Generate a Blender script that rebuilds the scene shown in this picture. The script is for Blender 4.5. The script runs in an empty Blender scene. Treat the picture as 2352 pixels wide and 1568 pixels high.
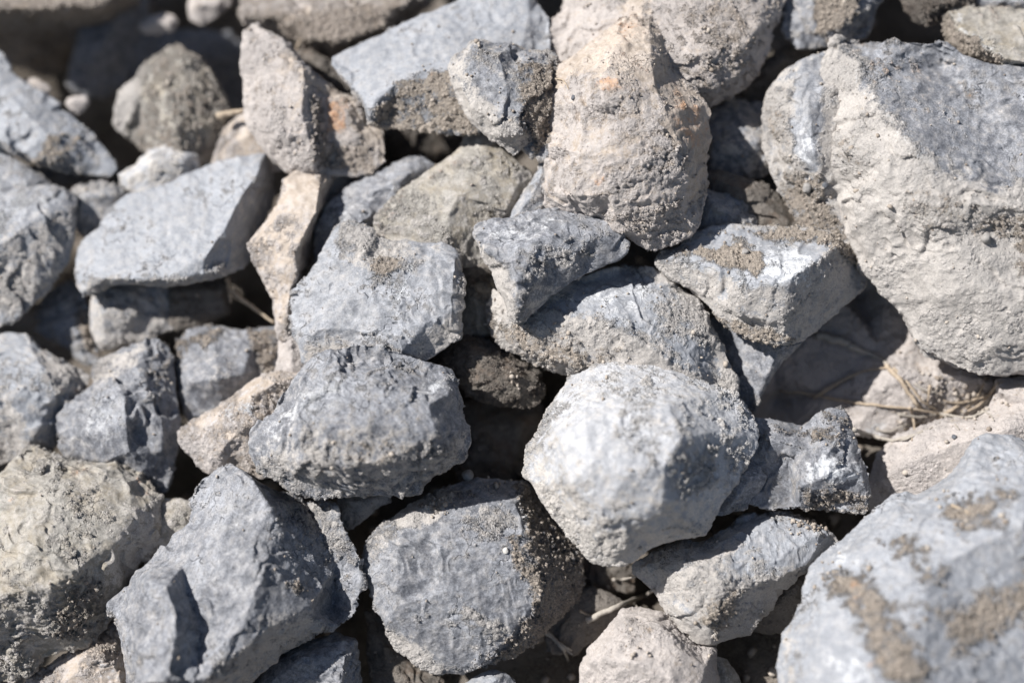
import bpy, math, random
import numpy as np
from mathutils import Vector
from mathutils.geometry import delaunay_2d_cdt
from mathutils.bvhtree import BVHTree

# ------------------------------------------------------------------ camera, light, exposure
SC = bpy.context.scene
S = 0.0003                      # metres per layout unit (the frame is 2352 units = 0.71 m wide)
D0 = 2352 * S * 50 / 36         # distance from the lens to the middle of the pile
PITCH = math.radians(52)
CP, SP = math.cos(PITCH), math.sin(PITCH)
RIGHT = np.array((1.0, 0.0, 0.0)); UP = np.array((0.0, SP, CP)); BACK = np.array((0.0, -CP, SP))
CAM = BACK * D0
cd = bpy.data.cameras.new('camera'); cam = bpy.data.objects.new('camera', cd)
SC.collection.objects.link(cam); SC.camera = cam
cam.location = CAM; cam.rotation_euler = (math.radians(90) - PITCH, 0, 0)
cd.lens = 50; cd.sensor_width = 36; cd.clip_start = 0.02; cd.clip_end = 200
cd.dof.use_dof = True; cd.dof.focus_distance = D0 - 40 * S; cd.dof.aperture_fstop = 1.2
cd.dof.aperture_blades = 9

L = -0.66 * RIGHT + 0.46 * UP + 0.58 * BACK
L /= np.linalg.norm(L)
ELEV = math.asin(L[2]); AZ = math.atan2(L[0], L[1])
W = bpy.data.worlds.new('World'); SC.world = W; W.use_nodes = True
nt = W.node_tree; bg = nt.nodes['Background']
sky = nt.nodes.new('ShaderNodeTexSky'); sky.sky_type = 'NISHITA'; sky.sun_disc = False
sky.sun_elevation = ELEV; sky.sun_rotation = AZ
nt.links.new(sky.outputs['Color'], bg.inputs['Color']); bg.inputs['Strength'].default_value = 0.05
sd = bpy.data.lights.new('sun', 'SUN'); sun = bpy.data.objects.new('sun', sd); SC.collection.objects.link(sun)
sd.energy = 5.0; sd.angle = math.radians(0.5); sd.color = (1.0, 0.978, 0.953)
sun.rotation_euler = Vector(L).to_track_quat('Z', 'Y').to_euler()
SC.cycles.max_bounces = 4; SC.cycles.diffuse_bounces = 3; SC.cycles.glossy_bounces = 2
SC.view_settings.view_transform = 'Standard'; SC.view_settings.look = 'None'
SC.view_settings.exposure = 0.62; SC.view_settings.gamma = 1; SC.view_settings.use_curve_mapping = False

def to_world(P):
    """layout point (x right, y down, z towards the lens) -> metres"""
    P = np.asarray(P, float)
    d = D0 - P[..., 2] * S
    k = d / D0
    X = (P[..., 0] - 1176) * S * k; Y = -(P[..., 1] - 784) * S * k
    return CAM + X[..., None] * RIGHT + Y[..., None] * UP - d[..., None] * BACK

# ------------------------------------------------------------------ noise
def _h(ix, iy, iz, s):
    n = (ix * 374761393 + iy * 668265263 + iz * 2147483647 + s * 1274126177) & 0xffffffff
    n = ((n ^ (n >> 13)) * 1274126177) & 0xffffffff
    n = ((n ^ (n >> 16)) * 2246822519) & 0xffffffff
    return ((n ^ (n >> 15)) & 0xffffff) / float(0xffffff)
def vnoise(P, seed=0):
    F = np.floor(P).astype(np.int64); f = P - F; f = f * f * f * (f * (f * 6 - 15) + 10)
    r = 0
    for a in (0, 1):
        for b in (0, 1):
            for c in (0, 1):
                w = (f[:, 0] if a else 1 - f[:, 0]) * (f[:, 1] if b else 1 - f[:, 1]) * (f[:, 2] if c else 1 - f[:, 2])
                r = r + w * _h(F[:, 0] + a, F[:, 1] + b, F[:, 2] + c, seed)
    return r * 2 - 1
def fbm(P, seed=0, octs=3, gain=0.5):
    r = 0; a = 1; t = 0
    for o in range(octs):
        r = r + a * vnoise(P * 2.03 ** o + o * 17.3, seed + o); t += a; a *= gain
    return r / t
def chips(P, seed=0, tilt=.9):
    """lower envelope of tilted bowls: shallow scooped facets meeting in sharp ridges, as broken limestone has"""
    F = np.floor(P).astype(np.int64)
    best = np.full(len(P), 1e9)
    for a in (-1, 0, 1):
        for b in (-1, 0, 1):
            for c in (-1, 0, 1):
                i, j, k = F[:, 0] + a, F[:, 1] + b, F[:, 2] + c
                v = P - np.stack((i + _h(i, j, k, seed), j + _h(i, j, k, seed + 1), k + _h(i, j, k, seed + 2)), 1)
                h = (v * v).sum(1) * .75 + _h(i, j, k, seed + 6) * .45
                h = h + ((_h(i, j, k, seed + 3) - .5) * v[:, 0] + (_h(i, j, k, seed + 4) - .5) * v[:, 1] + (_h(i, j, k, seed + 5) - .5) * v[:, 2]) * tilt
                best = np.minimum(best, h)
    return best - .35

# ------------------------------------------------------------------ object helpers
def link(name, me, parent=None):
    o = bpy.data.objects.new(name, me); SC.collection.objects.link(o)
    if parent: o.parent = parent
    return o
def tag(o, label=None, cat=None, group=None, kind=None):
    if label: o['label'] = label
    if cat: o['category'] = cat
    if group: o['group'] = group
    if kind: o['kind'] = kind
    return o

# ------------------------------------------------------------------ materials
U = 1.0 / (S * 100)             # texture unit = 100 layout units = 3 cm
class NT:
    def __init__(s, name):
        s.m = bpy.data.materials.new(name); s.m.use_nodes = True; s.t = s.m.node_tree
        s.t.nodes.clear(); s.n = s.t.nodes
    def node(s, typ, ins=None, **kw):
        n = s.n.new(typ)
        for k, v in kw.items(): setattr(n, k, v)
        for k, v in (ins or {}).items():
            if isinstance(v, (bpy.types.NodeSocket,)): s.t.links.new(v, n.inputs[k])
            else: n.inputs[k].default_value = v
        return n
    def math(s, op, a, b=None, c=None, clamp=False):
        d = {0: a}
        if b is not None: d[1] = b
        if c is not None: d[2] = c
        return s.node('ShaderNodeMath', d, operation=op, use_clamp=clamp).outputs[0]
    def noise(s, v, scale, detail=4, rough=.55, dist=0.0):
        return s.node('ShaderNodeTexNoise', {'Vector': v, 'Scale': scale, 'Detail': detail, 'Roughness': rough, 'Distortion': dist}).outputs['Fac']
    def ss(s, v, a, b, lo=0.0, hi=1.0):
        return s.node('ShaderNodeMapRange', {'Value': v, 'From Min': a, 'From Max': b, 'To Min': lo, 'To Max': hi}, interpolation_type='SMOOTHSTEP').outputs[0]
    def mix(s, f, a, b, mode='MIX'):
        n = s.n.new('ShaderNodeMix'); n.data_type = 'RGBA'; n.blend_type = mode
        for i, v in ((0, f), (6, a), (7, b)):
            if isinstance(v, bpy.types.NodeSocket): s.t.links.new(v, n.inputs[i])
            else: n.inputs[i].default_value = v if i == 0 else (*v, 1) if len(v) == 3 else v
        return n.outputs[2]
    def attr(s, name): return s.node('ShaderNodeAttribute', attribute_name=name).outputs['Fac']

def stone_material(name, dark, light, dustc=(.43, .40, .37), mudc=(.265, .228, .192), streak=.5, stain=(.36, .30, .20), stain_amt=.0, grain=1.0, chalk=.35):
    N = NT(name)
    tc = N.node('ShaderNodeTexCoord'); oi = N.node('ShaderNodeObjectInfo')
    rnd = N.math('MULTIPLY', oi.outputs['Random'], 40.0)
    off = N.node('ShaderNodeCombineXYZ', {0: rnd, 1: N.math('MULTIPLY', rnd, 1.7), 2: N.math('MULTIPLY', rnd, .6)}).outputs[0]
    p = N.node('ShaderNodeVectorMath', {0: tc.outputs['Object'], 'Scale': U}, operation='SCALE').outputs[0]
    p = N.node('ShaderNodeVectorMath', {0: p, 1: off}, operation='ADD').outputs[0]
    rot = N.node('ShaderNodeVectorRotate', {'Vector': p, 'Rotation': off}, rotation_type='EULER_XYZ').outputs[0]
    aniso = N.node('ShaderNodeVectorMath', {0: rot, 1: (1.0, 5.0, 1.6)}, operation='MULTIPLY').outputs[0]
    big = N.noise(p, .9, 3, .6); mid = N.noise(p, 4.5, 4, .62, .08); fine = N.noise(p, 22, 3, .7)
    vfine = N.noise(p, 75, 1, .7); st = N.noise(aniso, 1.8, 4, .65, .12)
    # --- masks
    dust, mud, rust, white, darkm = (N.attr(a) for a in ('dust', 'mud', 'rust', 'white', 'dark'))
    wob = N.math('ADD', N.math('MULTIPLY', N.math('SUBTRACT', mid, .5), 1.8), N.math('MULTIPLY', N.math('SUBTRACT', fine, .5), 1.0))
    wob = N.math('ADD', wob, N.math('MULTIPLY', N.math('SUBTRACT', big, .5), .9))
    dm = N.ss(N.math('ADD', dust, wob), .30, .80)
    mm = N.ss(N.math('ADD', mud, N.math('MULTIPLY', wob, .8)), .38, .68)
    # --- clean stone
    t = N.math('ADD', N.math('MULTIPLY', st, streak), N.math('MULTIPLY', mid, 1 - streak))
    t = N.math('ADD', t, N.math('MULTIPLY', N.math('SUBTRACT', fine, .5), .85 * grain))
    t = N.math('ADD', t, N.math('MULTIPLY', N.math('SUBTRACT', vfine, .5), .55 * grain))
    t = N.math('ADD', t, N.math('MULTIPLY', N.math('SUBTRACT', big, .5), .5))
    col = N.mix(N.ss(t, .22, .80), dark, light)
    # chalky bloom and scratches of pale calcite
    ch = N.ss(N.math('ADD', N.math('ADD', N.math('MULTIPLY', big, .30), N.math('MULTIPLY', st, .40)), N.math('MULTIPLY', fine, .30)), .50, .66)
    pale = tuple(min(1, c * 1.1 + .13) for c in light)
    col = N.mix(N.math('MULTIPLY', ch, chalk), col, pale)
    vein = N.math('ABSOLUTE', N.math('SUBTRACT', N.noise(aniso, 2.6, 4, .6, 1.2), .5))
    vein = N.math('MULTIPLY', N.ss(vein, .0, .012, 1, 0), N.ss(big, .45, .62))
    col = N.mix(N.math('MULTIPLY', vein, .6), col, pale)
    if stain_amt: col = N.mix(N.math('MULTIPLY', N.ss(N.noise(p, 1.6, 5, .65), .42, .66), stain_amt), col, stain)
    wv = N.node('ShaderNodeVectorMath', {0: p, 1: N.node('ShaderNodeVectorMath', {0: N.node('ShaderNodeTexNoise', {'Vector': p, 'Scale': 2.2, 'Detail': 2.0}).outputs['Color'], 'Scale': .9}, operation='SCALE').outputs[0]}, operation='ADD').outputs[0]
    ck = N.node('ShaderNodeTexVoronoi', {'Vector': wv, 'Scale': 1.1}, feature='DISTANCE_TO_EDGE').outputs['Distance']
    ck = N.math('MULTIPLY', N.ss(ck, .0, .022, 1, 0), N.ss(big, .50, .60))
    col = N.mix(N.math('MULTIPLY', ck, .55), col, tuple(c * .45 for c in dark))
    # thin film of dust everywhere
    col = N.mix(N.math('MULTIPLY', N.ss(mid, .40, .68), .30), col, dustc)
    # pits
    pit = N.ss(N.node('ShaderNodeTexVoronoi', {'Vector': p, 'Scale': 13.0}, feature='F1').outputs['Distance'], .06, .22)
    pitg = N.ss(N.noise(p, 2.3, 3, .6), .50, .62)
    # --- dust coat
    dc = N.mix(N.ss(fine, .30, .70), tuple(c * .82 for c in dustc), tuple(c * 1.10 for c in dustc))
    dc = N.mix(N.math('MULTIPLY', N.ss(big, .4, .7), .35), dc, tuple(c * .78 for c in (dustc[0] * .97, dustc[1], dustc[2] * 1.05)))
    spk = N.node('ShaderNodeTexVoronoi', {'Vector': p, 'Scale': 26.0}, feature='F1')
    spkm = N.math('MULTIPLY', N.ss(spk.outputs['Distance'], .12, .26, 1, 0), N.ss(N.noise(p, 7, 3), .48, .62))
    dc = N.mix(N.math('MULTIPLY', spkm, .7), dc, tuple(c * .55 for c in dark))
    # --- caked mud
    mc = N.mix(N.ss(fine, .32, .68), tuple(c * .72 for c in mudc), tuple(c * 1.35 for c in mudc))
    mc = N.mix(N.math('MULTIPLY', spkm, .35), mc, light)
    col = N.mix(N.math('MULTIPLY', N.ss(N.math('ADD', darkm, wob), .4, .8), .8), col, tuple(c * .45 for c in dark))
    col = N.mix(dm, col, dc)
    col = N.mix(N.math('MULTIPLY', N.ss(N.math('ADD', white, wob), .35, .75), .85), col, (.54, .55, .565))
    col = N.mix(mm, col, mc)
    rc = N.mix(N.ss(fine, .3, .7), (.34, .15, .07), (.50, .33, .20))
    col = N.mix(N.math('MULTIPLY', N.ss(N.math('ADD', rust, wob), .40, .95), .85), col, rc)
    # --- height, in layout units
    crumb = N.node('ShaderNodeTexVoronoi', {'Vector': p, 'Scale': 9.0}, feature='F1').outputs['Distance']
    crumb = N.ss(crumb, .0, .6, 1, 0)
    h_st = N.math('ADD', N.math('MULTIPLY', st, 3.0), N.math('MULTIPLY', mid, 2.8))
    h_st = N.math('ADD', h_st, N.math('MULTIPLY', fine, .8 * grain))
    h_st = N.math('SUBTRACT', h_st, N.math('MULTIPLY', ck, 2.5))
    h_du = N.math('ADD', N.math('MULTIPLY', mid, N.ss(big, .42, .64, 2.0, 9.0)), N.math('MULTIPLY', fine, N.ss(big, .42, .64, 1.6, 6.5)))
    h_du = N.math('ADD', h_du, N.math('MULTIPLY', N.math('MULTIPLY', N.math('SUBTRACT', pit, 1.0), pitg), 6.0))
    h_du = N.math('ADD', h_du, .9)
    h_du = N.math('ADD', h_du, N.math('MULTIPLY', crumb, N.ss(big, .42, .64, .6, 3.5)))
    h_mu = N.math('ADD', N.math('MULTIPLY', crumb, 7.0), N.math('MULTIPLY', fine, 8.5))
    h_mu = N.math('ADD', h_mu, N.math('MULTIPLY', mid, 8.0))
    mixf = lambda f, a, b: N.node('ShaderNodeMix', {0: f, 2: a, 3: b}).outputs[0]
    h = mixf(dm, h_st, h_du); h = mixf(mm, h, h_mu)
    h = N.math('ADD', h, N.math('MULTIPLY', vfine, N.node('ShaderNodeMix', {0: dm, 2: .5, 3: 1.5}).outputs[0]))
    disp = N.node('ShaderNodeDisplacement', {'Height': N.math('SUBTRACT', h, 5.0), 'Midlevel': 0.0, 'Scale': S})
    rough = mixf(dm, N.math('ADD', N.math('MULTIPLY', fine, .35), .42), .92); rough = mixf(mm, rough, .9)
    b = N.node('ShaderNodeBsdfPrincipled', {'Base Color': col, 'Roughness': rough, 'Specular IOR Level': .42})
    o = N.node('ShaderNodeOutputMaterial', {'Surface': b.outputs[0], 'Displacement': disp.outputs[0]})
    N.m.displacement_method = 'BOTH'
    return N.m
M = dict(
    blue=stone_material('blue_grey_limestone', (.16, .165, .178), (.335, .344, .368)),
    pale=stone_material('pale_blue_limestone', (.205, .213, .230), (.32, .332, .358), mudc=(.29, .25, .21), streak=.4, chalk=.22),
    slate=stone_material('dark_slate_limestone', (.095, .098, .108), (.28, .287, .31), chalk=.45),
    tan=stone_material('tan_limestone', (.32, .265, .215), (.50, .43, .365), dustc=(.435, .395, .368), mudc=(.29, .25, .215), streak=.3, grain=.8),
    olive=stone_material('olive_limestone', (.195, .182, .162), (.37, .345, .305), stain=(.34, .27, .17), stain_amt=.35, streak=.3),
    white=stone_material('chalky_white_limestone', (.29, .295, .31), (.50, .50, .51), dustc=(.50, .465, .425), streak=.35, chalk=.4),
    brown=stone_material('shade_darkened_brown_limestone', (.07, .062, .052), (.17, .15, .13), dustc=(.17, .15, .13), mudc=(.12, .10, .085), stain=(.15, .095, .06), stain_amt=.5),  # brown stone, all tones lowered to put the gap shade into colour
)

# ------------------------------------------------------------------ rock builder
ROCKS = []
HS = 1.8                       # relief of the traced ridges
def poly_dist(P, poly):
    """signed distance to a polygon (inside positive)"""
    x, y = P[:, 0], P[:, 1]; n = len(poly)
    best = np.full(len(P), 1e9); ins = np.zeros(len(P), bool)
    for i in range(n):
        x1, y1 = poly[i][:2]; x2, y2 = poly[(i + 1) % n][:2]
        dx, dy = x2 - x1, y2 - y1
        t = np.clip(((x - x1) * dx + (y - y1) * dy) / (dx * dx + dy * dy + 1e-9), 0, 1)
        best = np.minimum(best, np.hypot(x - x1 - t * dx, y - y1 - t * dy))
        c = ((y1 > y) != (y2 > y)) & (x < dx * (y - y1) / ((dy if dy else 1e-9)) + x1)
        ins ^= c
    return np.where(ins, best, -best)

def coarse(outline, ridges, z, tx, ty, t):
    area = 0; cx = cy = 0
    n = len(outline)
    for i in range(n):
        a, b = outline[i], outline[(i + 1) % n]; k = a[0] * b[1] - b[0] * a[1]
        area += k; cx += (a[0] + b[0]) * k; cy += (a[1] + b[1]) * k
    area /= 2; cx /= 6 * area; cy /= 6 * area
    if area < 0: outline = outline[::-1]
    area = abs(area)
    if t is None: t = .62 * math.sqrt(area)
    outline = [(p[0], p[1], p[2] * HS) if len(p) > 2 else p for p in outline]
    ridges = [[(q[0], q[1], q[2] * HS) if len(q) > 2 else q for q in r] for r in ridges]
    pts = [[p[0], p[1], p[2] if len(p) > 2 else 0.0] for p in outline]
    edges = []
    for r in ridges:
        prev = None
        for q in r:
            h = q[2] if len(q) > 2 else 0.0
            hit = None
            for i, p in enumerate(pts):
                if abs(p[0] - q[0]) + abs(p[1] - q[1]) < 9: hit = i; break
            if hit is None:
                pts.append([q[0], q[1], h]); hit = len(pts) - 1
            elif len(q) > 2: pts[hit][2] = h
            if prev is not None and prev != hit: edges.append((prev, hit))
            prev = hit
    v2, e2, f2, ov, oe, of = delaunay_2d_cdt([Vector((p[0], p[1])) for p in pts], edges, [list(range(n))], 1, 1e-4)
    V = []
    for i, v in enumerate(v2):
        if ov[i]: h = pts[ov[i][0]][2]
        else:
            ds = sorted((((v[0] - p[0]) ** 2 + (v[1] - p[1]) ** 2), p[2]) for p in pts)[:2]
            w = [1 / (math.sqrt(d) + 1) for d, _ in ds]; h = sum(a * b[1] for a, b in zip(w, ds)) / sum(w)
        V.append([v[0], v[1], h])
    F = [list(f) for f in f2]
    # boundary loop -> back of the stone
    cnt = {}
    for f in F:
        for i in range(len(f)): cnt[(f[i], f[(i + 1) % len(f)])] = 1
    nxt = {a: b for (a, b) in cnt if (b, a) not in cnt}
    start = next(iter(nxt)); loop = [start]
    while nxt[loop[-1]] != start: loop.append(nxt[loop[-1]])
    prev = loop
    hm = sum(V[i][2] for i in loop) / len(loop)
    for k, (sh, dep) in enumerate(((.985, .16), (.90, .48), (.68, .82), (.35, 1.0))):
        ring = []
        for i in loop:
            x, y, h = V[i]
            V.append([cx + (x - cx) * sh, cy + (y - cy) * sh, h * (1 - dep) + hm * dep - t * dep]); ring.append(len(V) - 1)
        for i in range(len(loop)):
            j = (i + 1) % len(loop); F.append([prev[j], prev[i], ring[i], ring[j]])
        prev = ring
    F.append(prev[:])
    for p in V: p[2] += z + tx * (p[0] - cx) + ty * (p[1] - cy)
    return V, F, (cx, cy)

def rock(label, z, tilt, outline, ridges=(), t=None, m='blue', dust=.25, mud=0.0, pat=(), vox=3.2, soft=1, chip=1.0, wav=1.0,
         name='rock', cat='rock', group='broken stones heaped in the pile', rust=0.0):
    V, F, (cx, cy) = coarse(list(outline), ridges, z, tilt[0], tilt[1], t)
    me = bpy.data.meshes.new(name); me.from_pydata(V, [], F); me.validate(); me.update()
    o = link(name, me)
    md = o.modifiers.new('r', 'REMESH'); md.mode = 'VOXEL'; md.voxel_size = vox; md.adaptivity = 0
    dg = bpy.context.evaluated_depsgraph_get()
    me2 = bpy.data.meshes.new_from_object(o.evaluated_get(dg)); o.modifiers.clear()
    n = len(me2.vertices)
    P = np.empty(n * 3, np.float32); me2.vertices.foreach_get('co', P); P = P.reshape(-1, 3).astype(float)
    E = np.empty(len(me2.edges) * 2, np.int32); me2.edges.foreach_get('vertices', E); E = E.reshape(-1, 2)
    deg = np.bincount(E.ravel(), minlength=n).astype(float)[:, None]; deg[deg == 0] = 1
    def smooth(A, k):
        for _ in range(k):
            acc = np.zeros_like(A)
            for c in range(A.shape[1]):
                acc[:, c] = np.bincount(E[:, 0], A[E[:, 1], c], n) + np.bincount(E[:, 1], A[E[:, 0], c], n)
            A = A * .4 + acc / deg * .6
        return A
    P = smooth(P, max(1, int(soft * (3.2 / vox) ** 2 + .5)))
    seed = (len(ROCKS) * 37 + 11) % 9973
    def normals():
        me2.vertices.foreach_set('co', P.astype(np.float32).ravel()); me2.update()
        q = np.empty(n * 3, np.float32); me2.vertices.foreach_get('normal', q); return q.reshape(-1, 3).astype(float)
    Nn = normals()
    size = min(1.0, math.sqrt(abs(P[:, 0].max() - P[:, 0].min()) * abs(P[:, 1].max() - P[:, 1].min())) / 260)
    off = seed * 1.37
    warp = np.stack([fbm(P / 60 + off + i * 31, seed + i, 2) for i in range(3)], 1) * 14
    patchy = np.clip(.65 + 1.1 * fbm(P / 130 + off, seed + 3, 2), .1, 1.4)
    d = wav * size * 4.5 * fbm(P / 105 + off, seed, 3)
    d += chip * size * patchy * (12 * chips((P + warp) / 90 + off, seed + 5) + 5 * chips((P + warp) / 36 + off, seed + 9))
    # ledges: flakes broken off along a bedding direction
    for q, (wl, am) in enumerate(((62, 11.0), (27, 5.0))):
        dr = np.array([_h(np.array([seed]), np.array([q]), np.array([k]), 5)[0] - .5 for k in range(3)]); dr /= np.linalg.norm(dr)
        uu = (P @ dr) / wl + 1.1 * fbm(P / (wl * 1.3) + off + 9 * q, seed + 70 + q, 2); fr = uu - np.floor(uu)
        saw = np.where(fr < .86, fr / .86, (1 - fr) / .14) - .5
        d += chip * size * am * saw * np.clip(fbm(P / 90 + off + 5, seed + 80 + q, 2) * 3.0 + .1, 0, 1)
    P = P + Nn * d[:, None]
    d2 = chip * patchy * 3.0 * chips((P + warp) / 16 + off, seed + 21) + wav * 1.8 * fbm(P / 15 + off, seed + 40, 2)
    P = P + normals() * d2[:, None]
    # --- surface state
    A = {'dust': np.full(n, dust), 'mud': np.full(n, mud), 'rust': np.full(n, rust), 'white': np.zeros(n), 'dark': np.zeros(n)}
    Q = P.copy(); Q[:, 0] += 16 * fbm(P / 34 + off, seed + 60, 3); Q[:, 1] += 16 * fbm(P / 34 + off + 50, seed + 61, 3)
    upw = -normals()[:, 1] * CP + normals()[:, 2] * SP      # how far each spot faces the sky
    A['dust'] = A['dust'] + .38 * np.clip(.72 - upw, 0, .8)
    for pt in pat:
        kind, val, shp = pt[0], pt[1], pt[2]; sf = pt[3] if len(pt) > 3 else 14
        if isinstance(shp, tuple):
            dd = (shp[2] - np.hypot(Q[:, 0] - shp[0], (Q[:, 1] - shp[1]) * (shp[3] if len(shp) > 3 else 1)))
        else: dd = poly_dist(Q, shp)
        sf = sf * 1.3 + 5; w = np.clip(dd / sf * .5 + .5, 0, 1); w = w * w * (3 - 2 * w)
        A[kind] = A[kind] * (1 - w) + val * w
    for k, v in A.items():
        a = me2.attributes.new(k, 'FLOAT', 'POINT'); a.data.foreach_set('value', v.astype(np.float32))
    Wp = to_world(P); c = Wp.mean(0)
    me2.vertices.foreach_set('co', (Wp - c).astype(np.float32).ravel())
    me2.materials.clear(); me2.materials.append(M[m])
    me2.polygons.foreach_set('use_smooth', np.ones(len(me2.polygons), bool))
    me2.flip_normals(); me2.update(); me2.name = name
    o.data = me2; bpy.data.meshes.remove(me); o.location = c
    tag(o, label, cat, group)
    ROCKS.append((o, Wp, A))
    return o

# ------------------------------------------------------------------ the stones (outline, ridges, surface patches)
# centre
rock('broad blue-grey slab with a long pale scratch, resting above the mottled dark stone', -15, (.12, .16),
     [(665,690,0),(672,660),(700,635),(722,602),(742,562),(772,520),(800,510),(850,522),(865,545),(900,554),(930,545),(962,552),(1012,553),(1048,568),(1059,585),(1061,615),(1067,653),(1070,694),(1062,738),(1060,775),(1028,800),(980,832),(900,860),(800,850),(740,835),(695,832),(682,790),(664,752),(673,720)],
     [[(1048,568,-2),(1046,600,16),(1043,650,20),(1038,700,20),(1030,722,22)],
      [(695,800,4),(715,760,26),(760,752,30),(815,757,32),(870,772,34),(925,806,32),(980,742,30),(1030,722,22)],
      [(925,806,32),(940,835,6)],
      [(800,540,10),(835,570,20),(870,585,8),(930,575,10)],
      [(760,600,16),(830,600,24),(900,600,14),(990,600,14)],
      [(790,700,24),(860,690,30),(980,680,24)]], t=150, m='blue', dust=.12, chip=.7, vox=2.6,
     pat=[('dust',.75,[(780,500),(870,520),(930,548),(1000,570),(960,600),(920,625),(850,640),(790,600)],40),('mud',.8,(880,612,34,1.6),20),
          ('dust',.85,[(700,800),(760,780),(850,800),(930,820),(985,760),(1060,720),(1062,790),(980,840),(900,860),(700,840)],16),
          ('white',.75,[(935,610),(945,612),(920,690),(914,686)],8),('dust',.7,[(1052,580),(1080,580),(1080,790),(1050,790)],10)])
rock('small dark blue-grey wedge stone perched with its point down below the tall tan stone', 24, (.0, .1),
     [(1087,520),(1097,511),(1130,501),(1182,497),(1215,482),(1252,476),(1300,477),(1340,490),(1400,508),(1430,535),(1443,560),(1437,580),(1422,597),(1371,620),(1341,634),(1303,661),(1266,688),(1221,724),(1194,742),(1177,735),(1167,707),(1142,662),(1128,620),(1110,590),(1099,561),(1086,544)],
     [[(1087,530,-4),(1120,578,26),(1147,600,34),(1170,602,42),(1196,570,36),(1240,550,34),(1286,537,30),(1302,515,22),(1300,477,-14)],
      [(1170,602,42),(1186,650,46),(1192,690,40),(1187,738,20)],
      [(1286,537,30),(1320,580,24),(1345,606,2)],[(1302,515,22),(1370,540,20),(1425,570,4)]], t=120, m='slate', dust=.12, chip=.6, vox=2.6,
     pat=[('white',.42,[(1100,515),(1180,502),(1290,482),(1290,530),(1200,560),(1130,560)],20),
          ('dust',.9,[(1080,535),(1115,580),(1165,610),(1180,650),(1188,690),(1187,745),(1150,720),(1090,570)],7),
          ('dust',.5,[(1200,600),(1330,560),(1340,630),(1230,720),(1195,700)],20)])
rock('wide fan-shaped stone with mud-caked front and clean blue crown, under the small wedge stone', -34, (.05, .05),
     [(1114,700),(1130,668),(1180,640),(1266,600),(1310,640),(1341,634),(1388,617),(1415,611),(1449,616),(1490,609),(1524,622),(1548,653),(1576,674),(1603,692),(1627,728),(1651,768),(1668,806),(1689,862),(1690,905),(1640,930),(1500,920),(1380,880),(1307,857),(1252,841),(1205,820),(1165,800),(1130,770),(1116,735)],
     [[(1449,616,-22),(1466,636,-6),(1520,655,0),(1576,674,-14)],
      [(1240,706,22),(1266,712,26),(1307,673,18),(1341,650,2),(1400,640,0)],
      [(1266,712,26),(1330,735,44),(1409,738,50),(1456,778,52),(1524,820,46),(1590,868,34)],
      [(1114,712,-6),(1170,740,26),(1240,760,40),(1330,735,44)],
      [(1456,650,8),(1530,690,22),(1600,760,22),(1650,850,6)],
      [(1190,790,20),(1252,815,26),(1330,830,30),(1420,850,34)]], t=150, m='pale', dust=.9, mud=.10, chip=.7, vox=2.6,
     pat=[('dust',.10,[(1268,712),(1310,665),(1345,640),(1400,622),(1490,620),(1560,700),(1600,760),(1650,840),(1640,880),(1560,830),(1520,795),(1470,770),(1400,738),(1330,728)],16),
          ('white',.5,[(1300,680),(1400,625),(1490,640),(1500,720),(1380,720)],40),('dust',.75,[(1500,700),(1570,700),(1590,780),(1520,770)],24),
          ('mud',.62,[(1110,700),(1200,740),(1260,770),(1340,790),(1420,800),(1400,860),(1250,840),(1110,760)],30)])
rock('tall tan lumpy stone with rusty orange patches standing upright at top centre', -30, (.06, .12),
     [(1249,473),(1244,435),(1251,374),(1258,323),(1252,272),(1251,204),(1255,172),(1270,150),(1320,126),(1354,99),(1381,74),(1422,48),(1450,36),(1468,33),(1490,41),(1507,61),(1528,90),(1541,116),(1546,153),(1558,170),(1570,182),(1600,208),(1627,238),(1637,262),(1632,282),(1636,306),(1633,335),(1622,374),(1618,442),(1614,493),(1604,528),(1570,550),(1530,562),(1490,577),(1462,562),(1442,545),(1380,515),(1300,500)],
     [[(1468,33,-34),(1490,70,26),(1497,136,52),(1507,204,60),(1532,262,66),(1560,330,58),(1580,420,40),(1560,500,16)],
      [(1262,160,2),(1330,165,48),(1390,172,72),(1430,168,70),(1497,136,52)],
      [(1350,120,22),(1420,90,40),(1490,70,26)],
      [(1385,205,84),(1420,185,84),(1440,215,82),(1425,240,80),(1395,238,86)],
      [(1262,240,20),(1340,250,64),(1395,262,68),(1460,262,76),(1507,280,72)],
      [(1262,340,26),(1330,350,66),(1400,350,76),(1480,370,72)],
      [(1262,440,24),(1310,450,50),(1400,450,62),(1500,460,52)],
      [(1350,510,18),(1420,530,26),(1490,545,16)]], t=230, m='tan', dust=.66, chip=.75, wav=1.5, vox=2.6,
     pat=[('dust',.15,[(1255,150),(1460,20),(1500,60),(1500,190),(1420,165),(1330,160),(1270,190)],24),
          ('dust',.25,[(1497,60),(1530,90),(1560,180),(1640,250),(1640,340),(1620,440),(1590,470),(1575,360),(1530,290),(1505,190)],14),
          ('rust',.80,[(1535,265),(1560,275),(1625,305),(1632,350),(1600,345),(1560,310)],18),
          ('rust',.80,(1400,196,34,1.8),20),('rust',.55,(1440,70,50,1.0),40),('rust',.5,(1480,190,40),40),
          ('rust',.7,(1372,410,14),14),('rust',.75,[(1540,180),(1625,260),(1630,300),(1570,280),(1540,220)],20),
          ('dark',.4,(1500,195,24,1.5),20),('mud',.42,[(1400,470),(1600,430),(1600,540),(1480,575),(1300,505)],40)])
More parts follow.
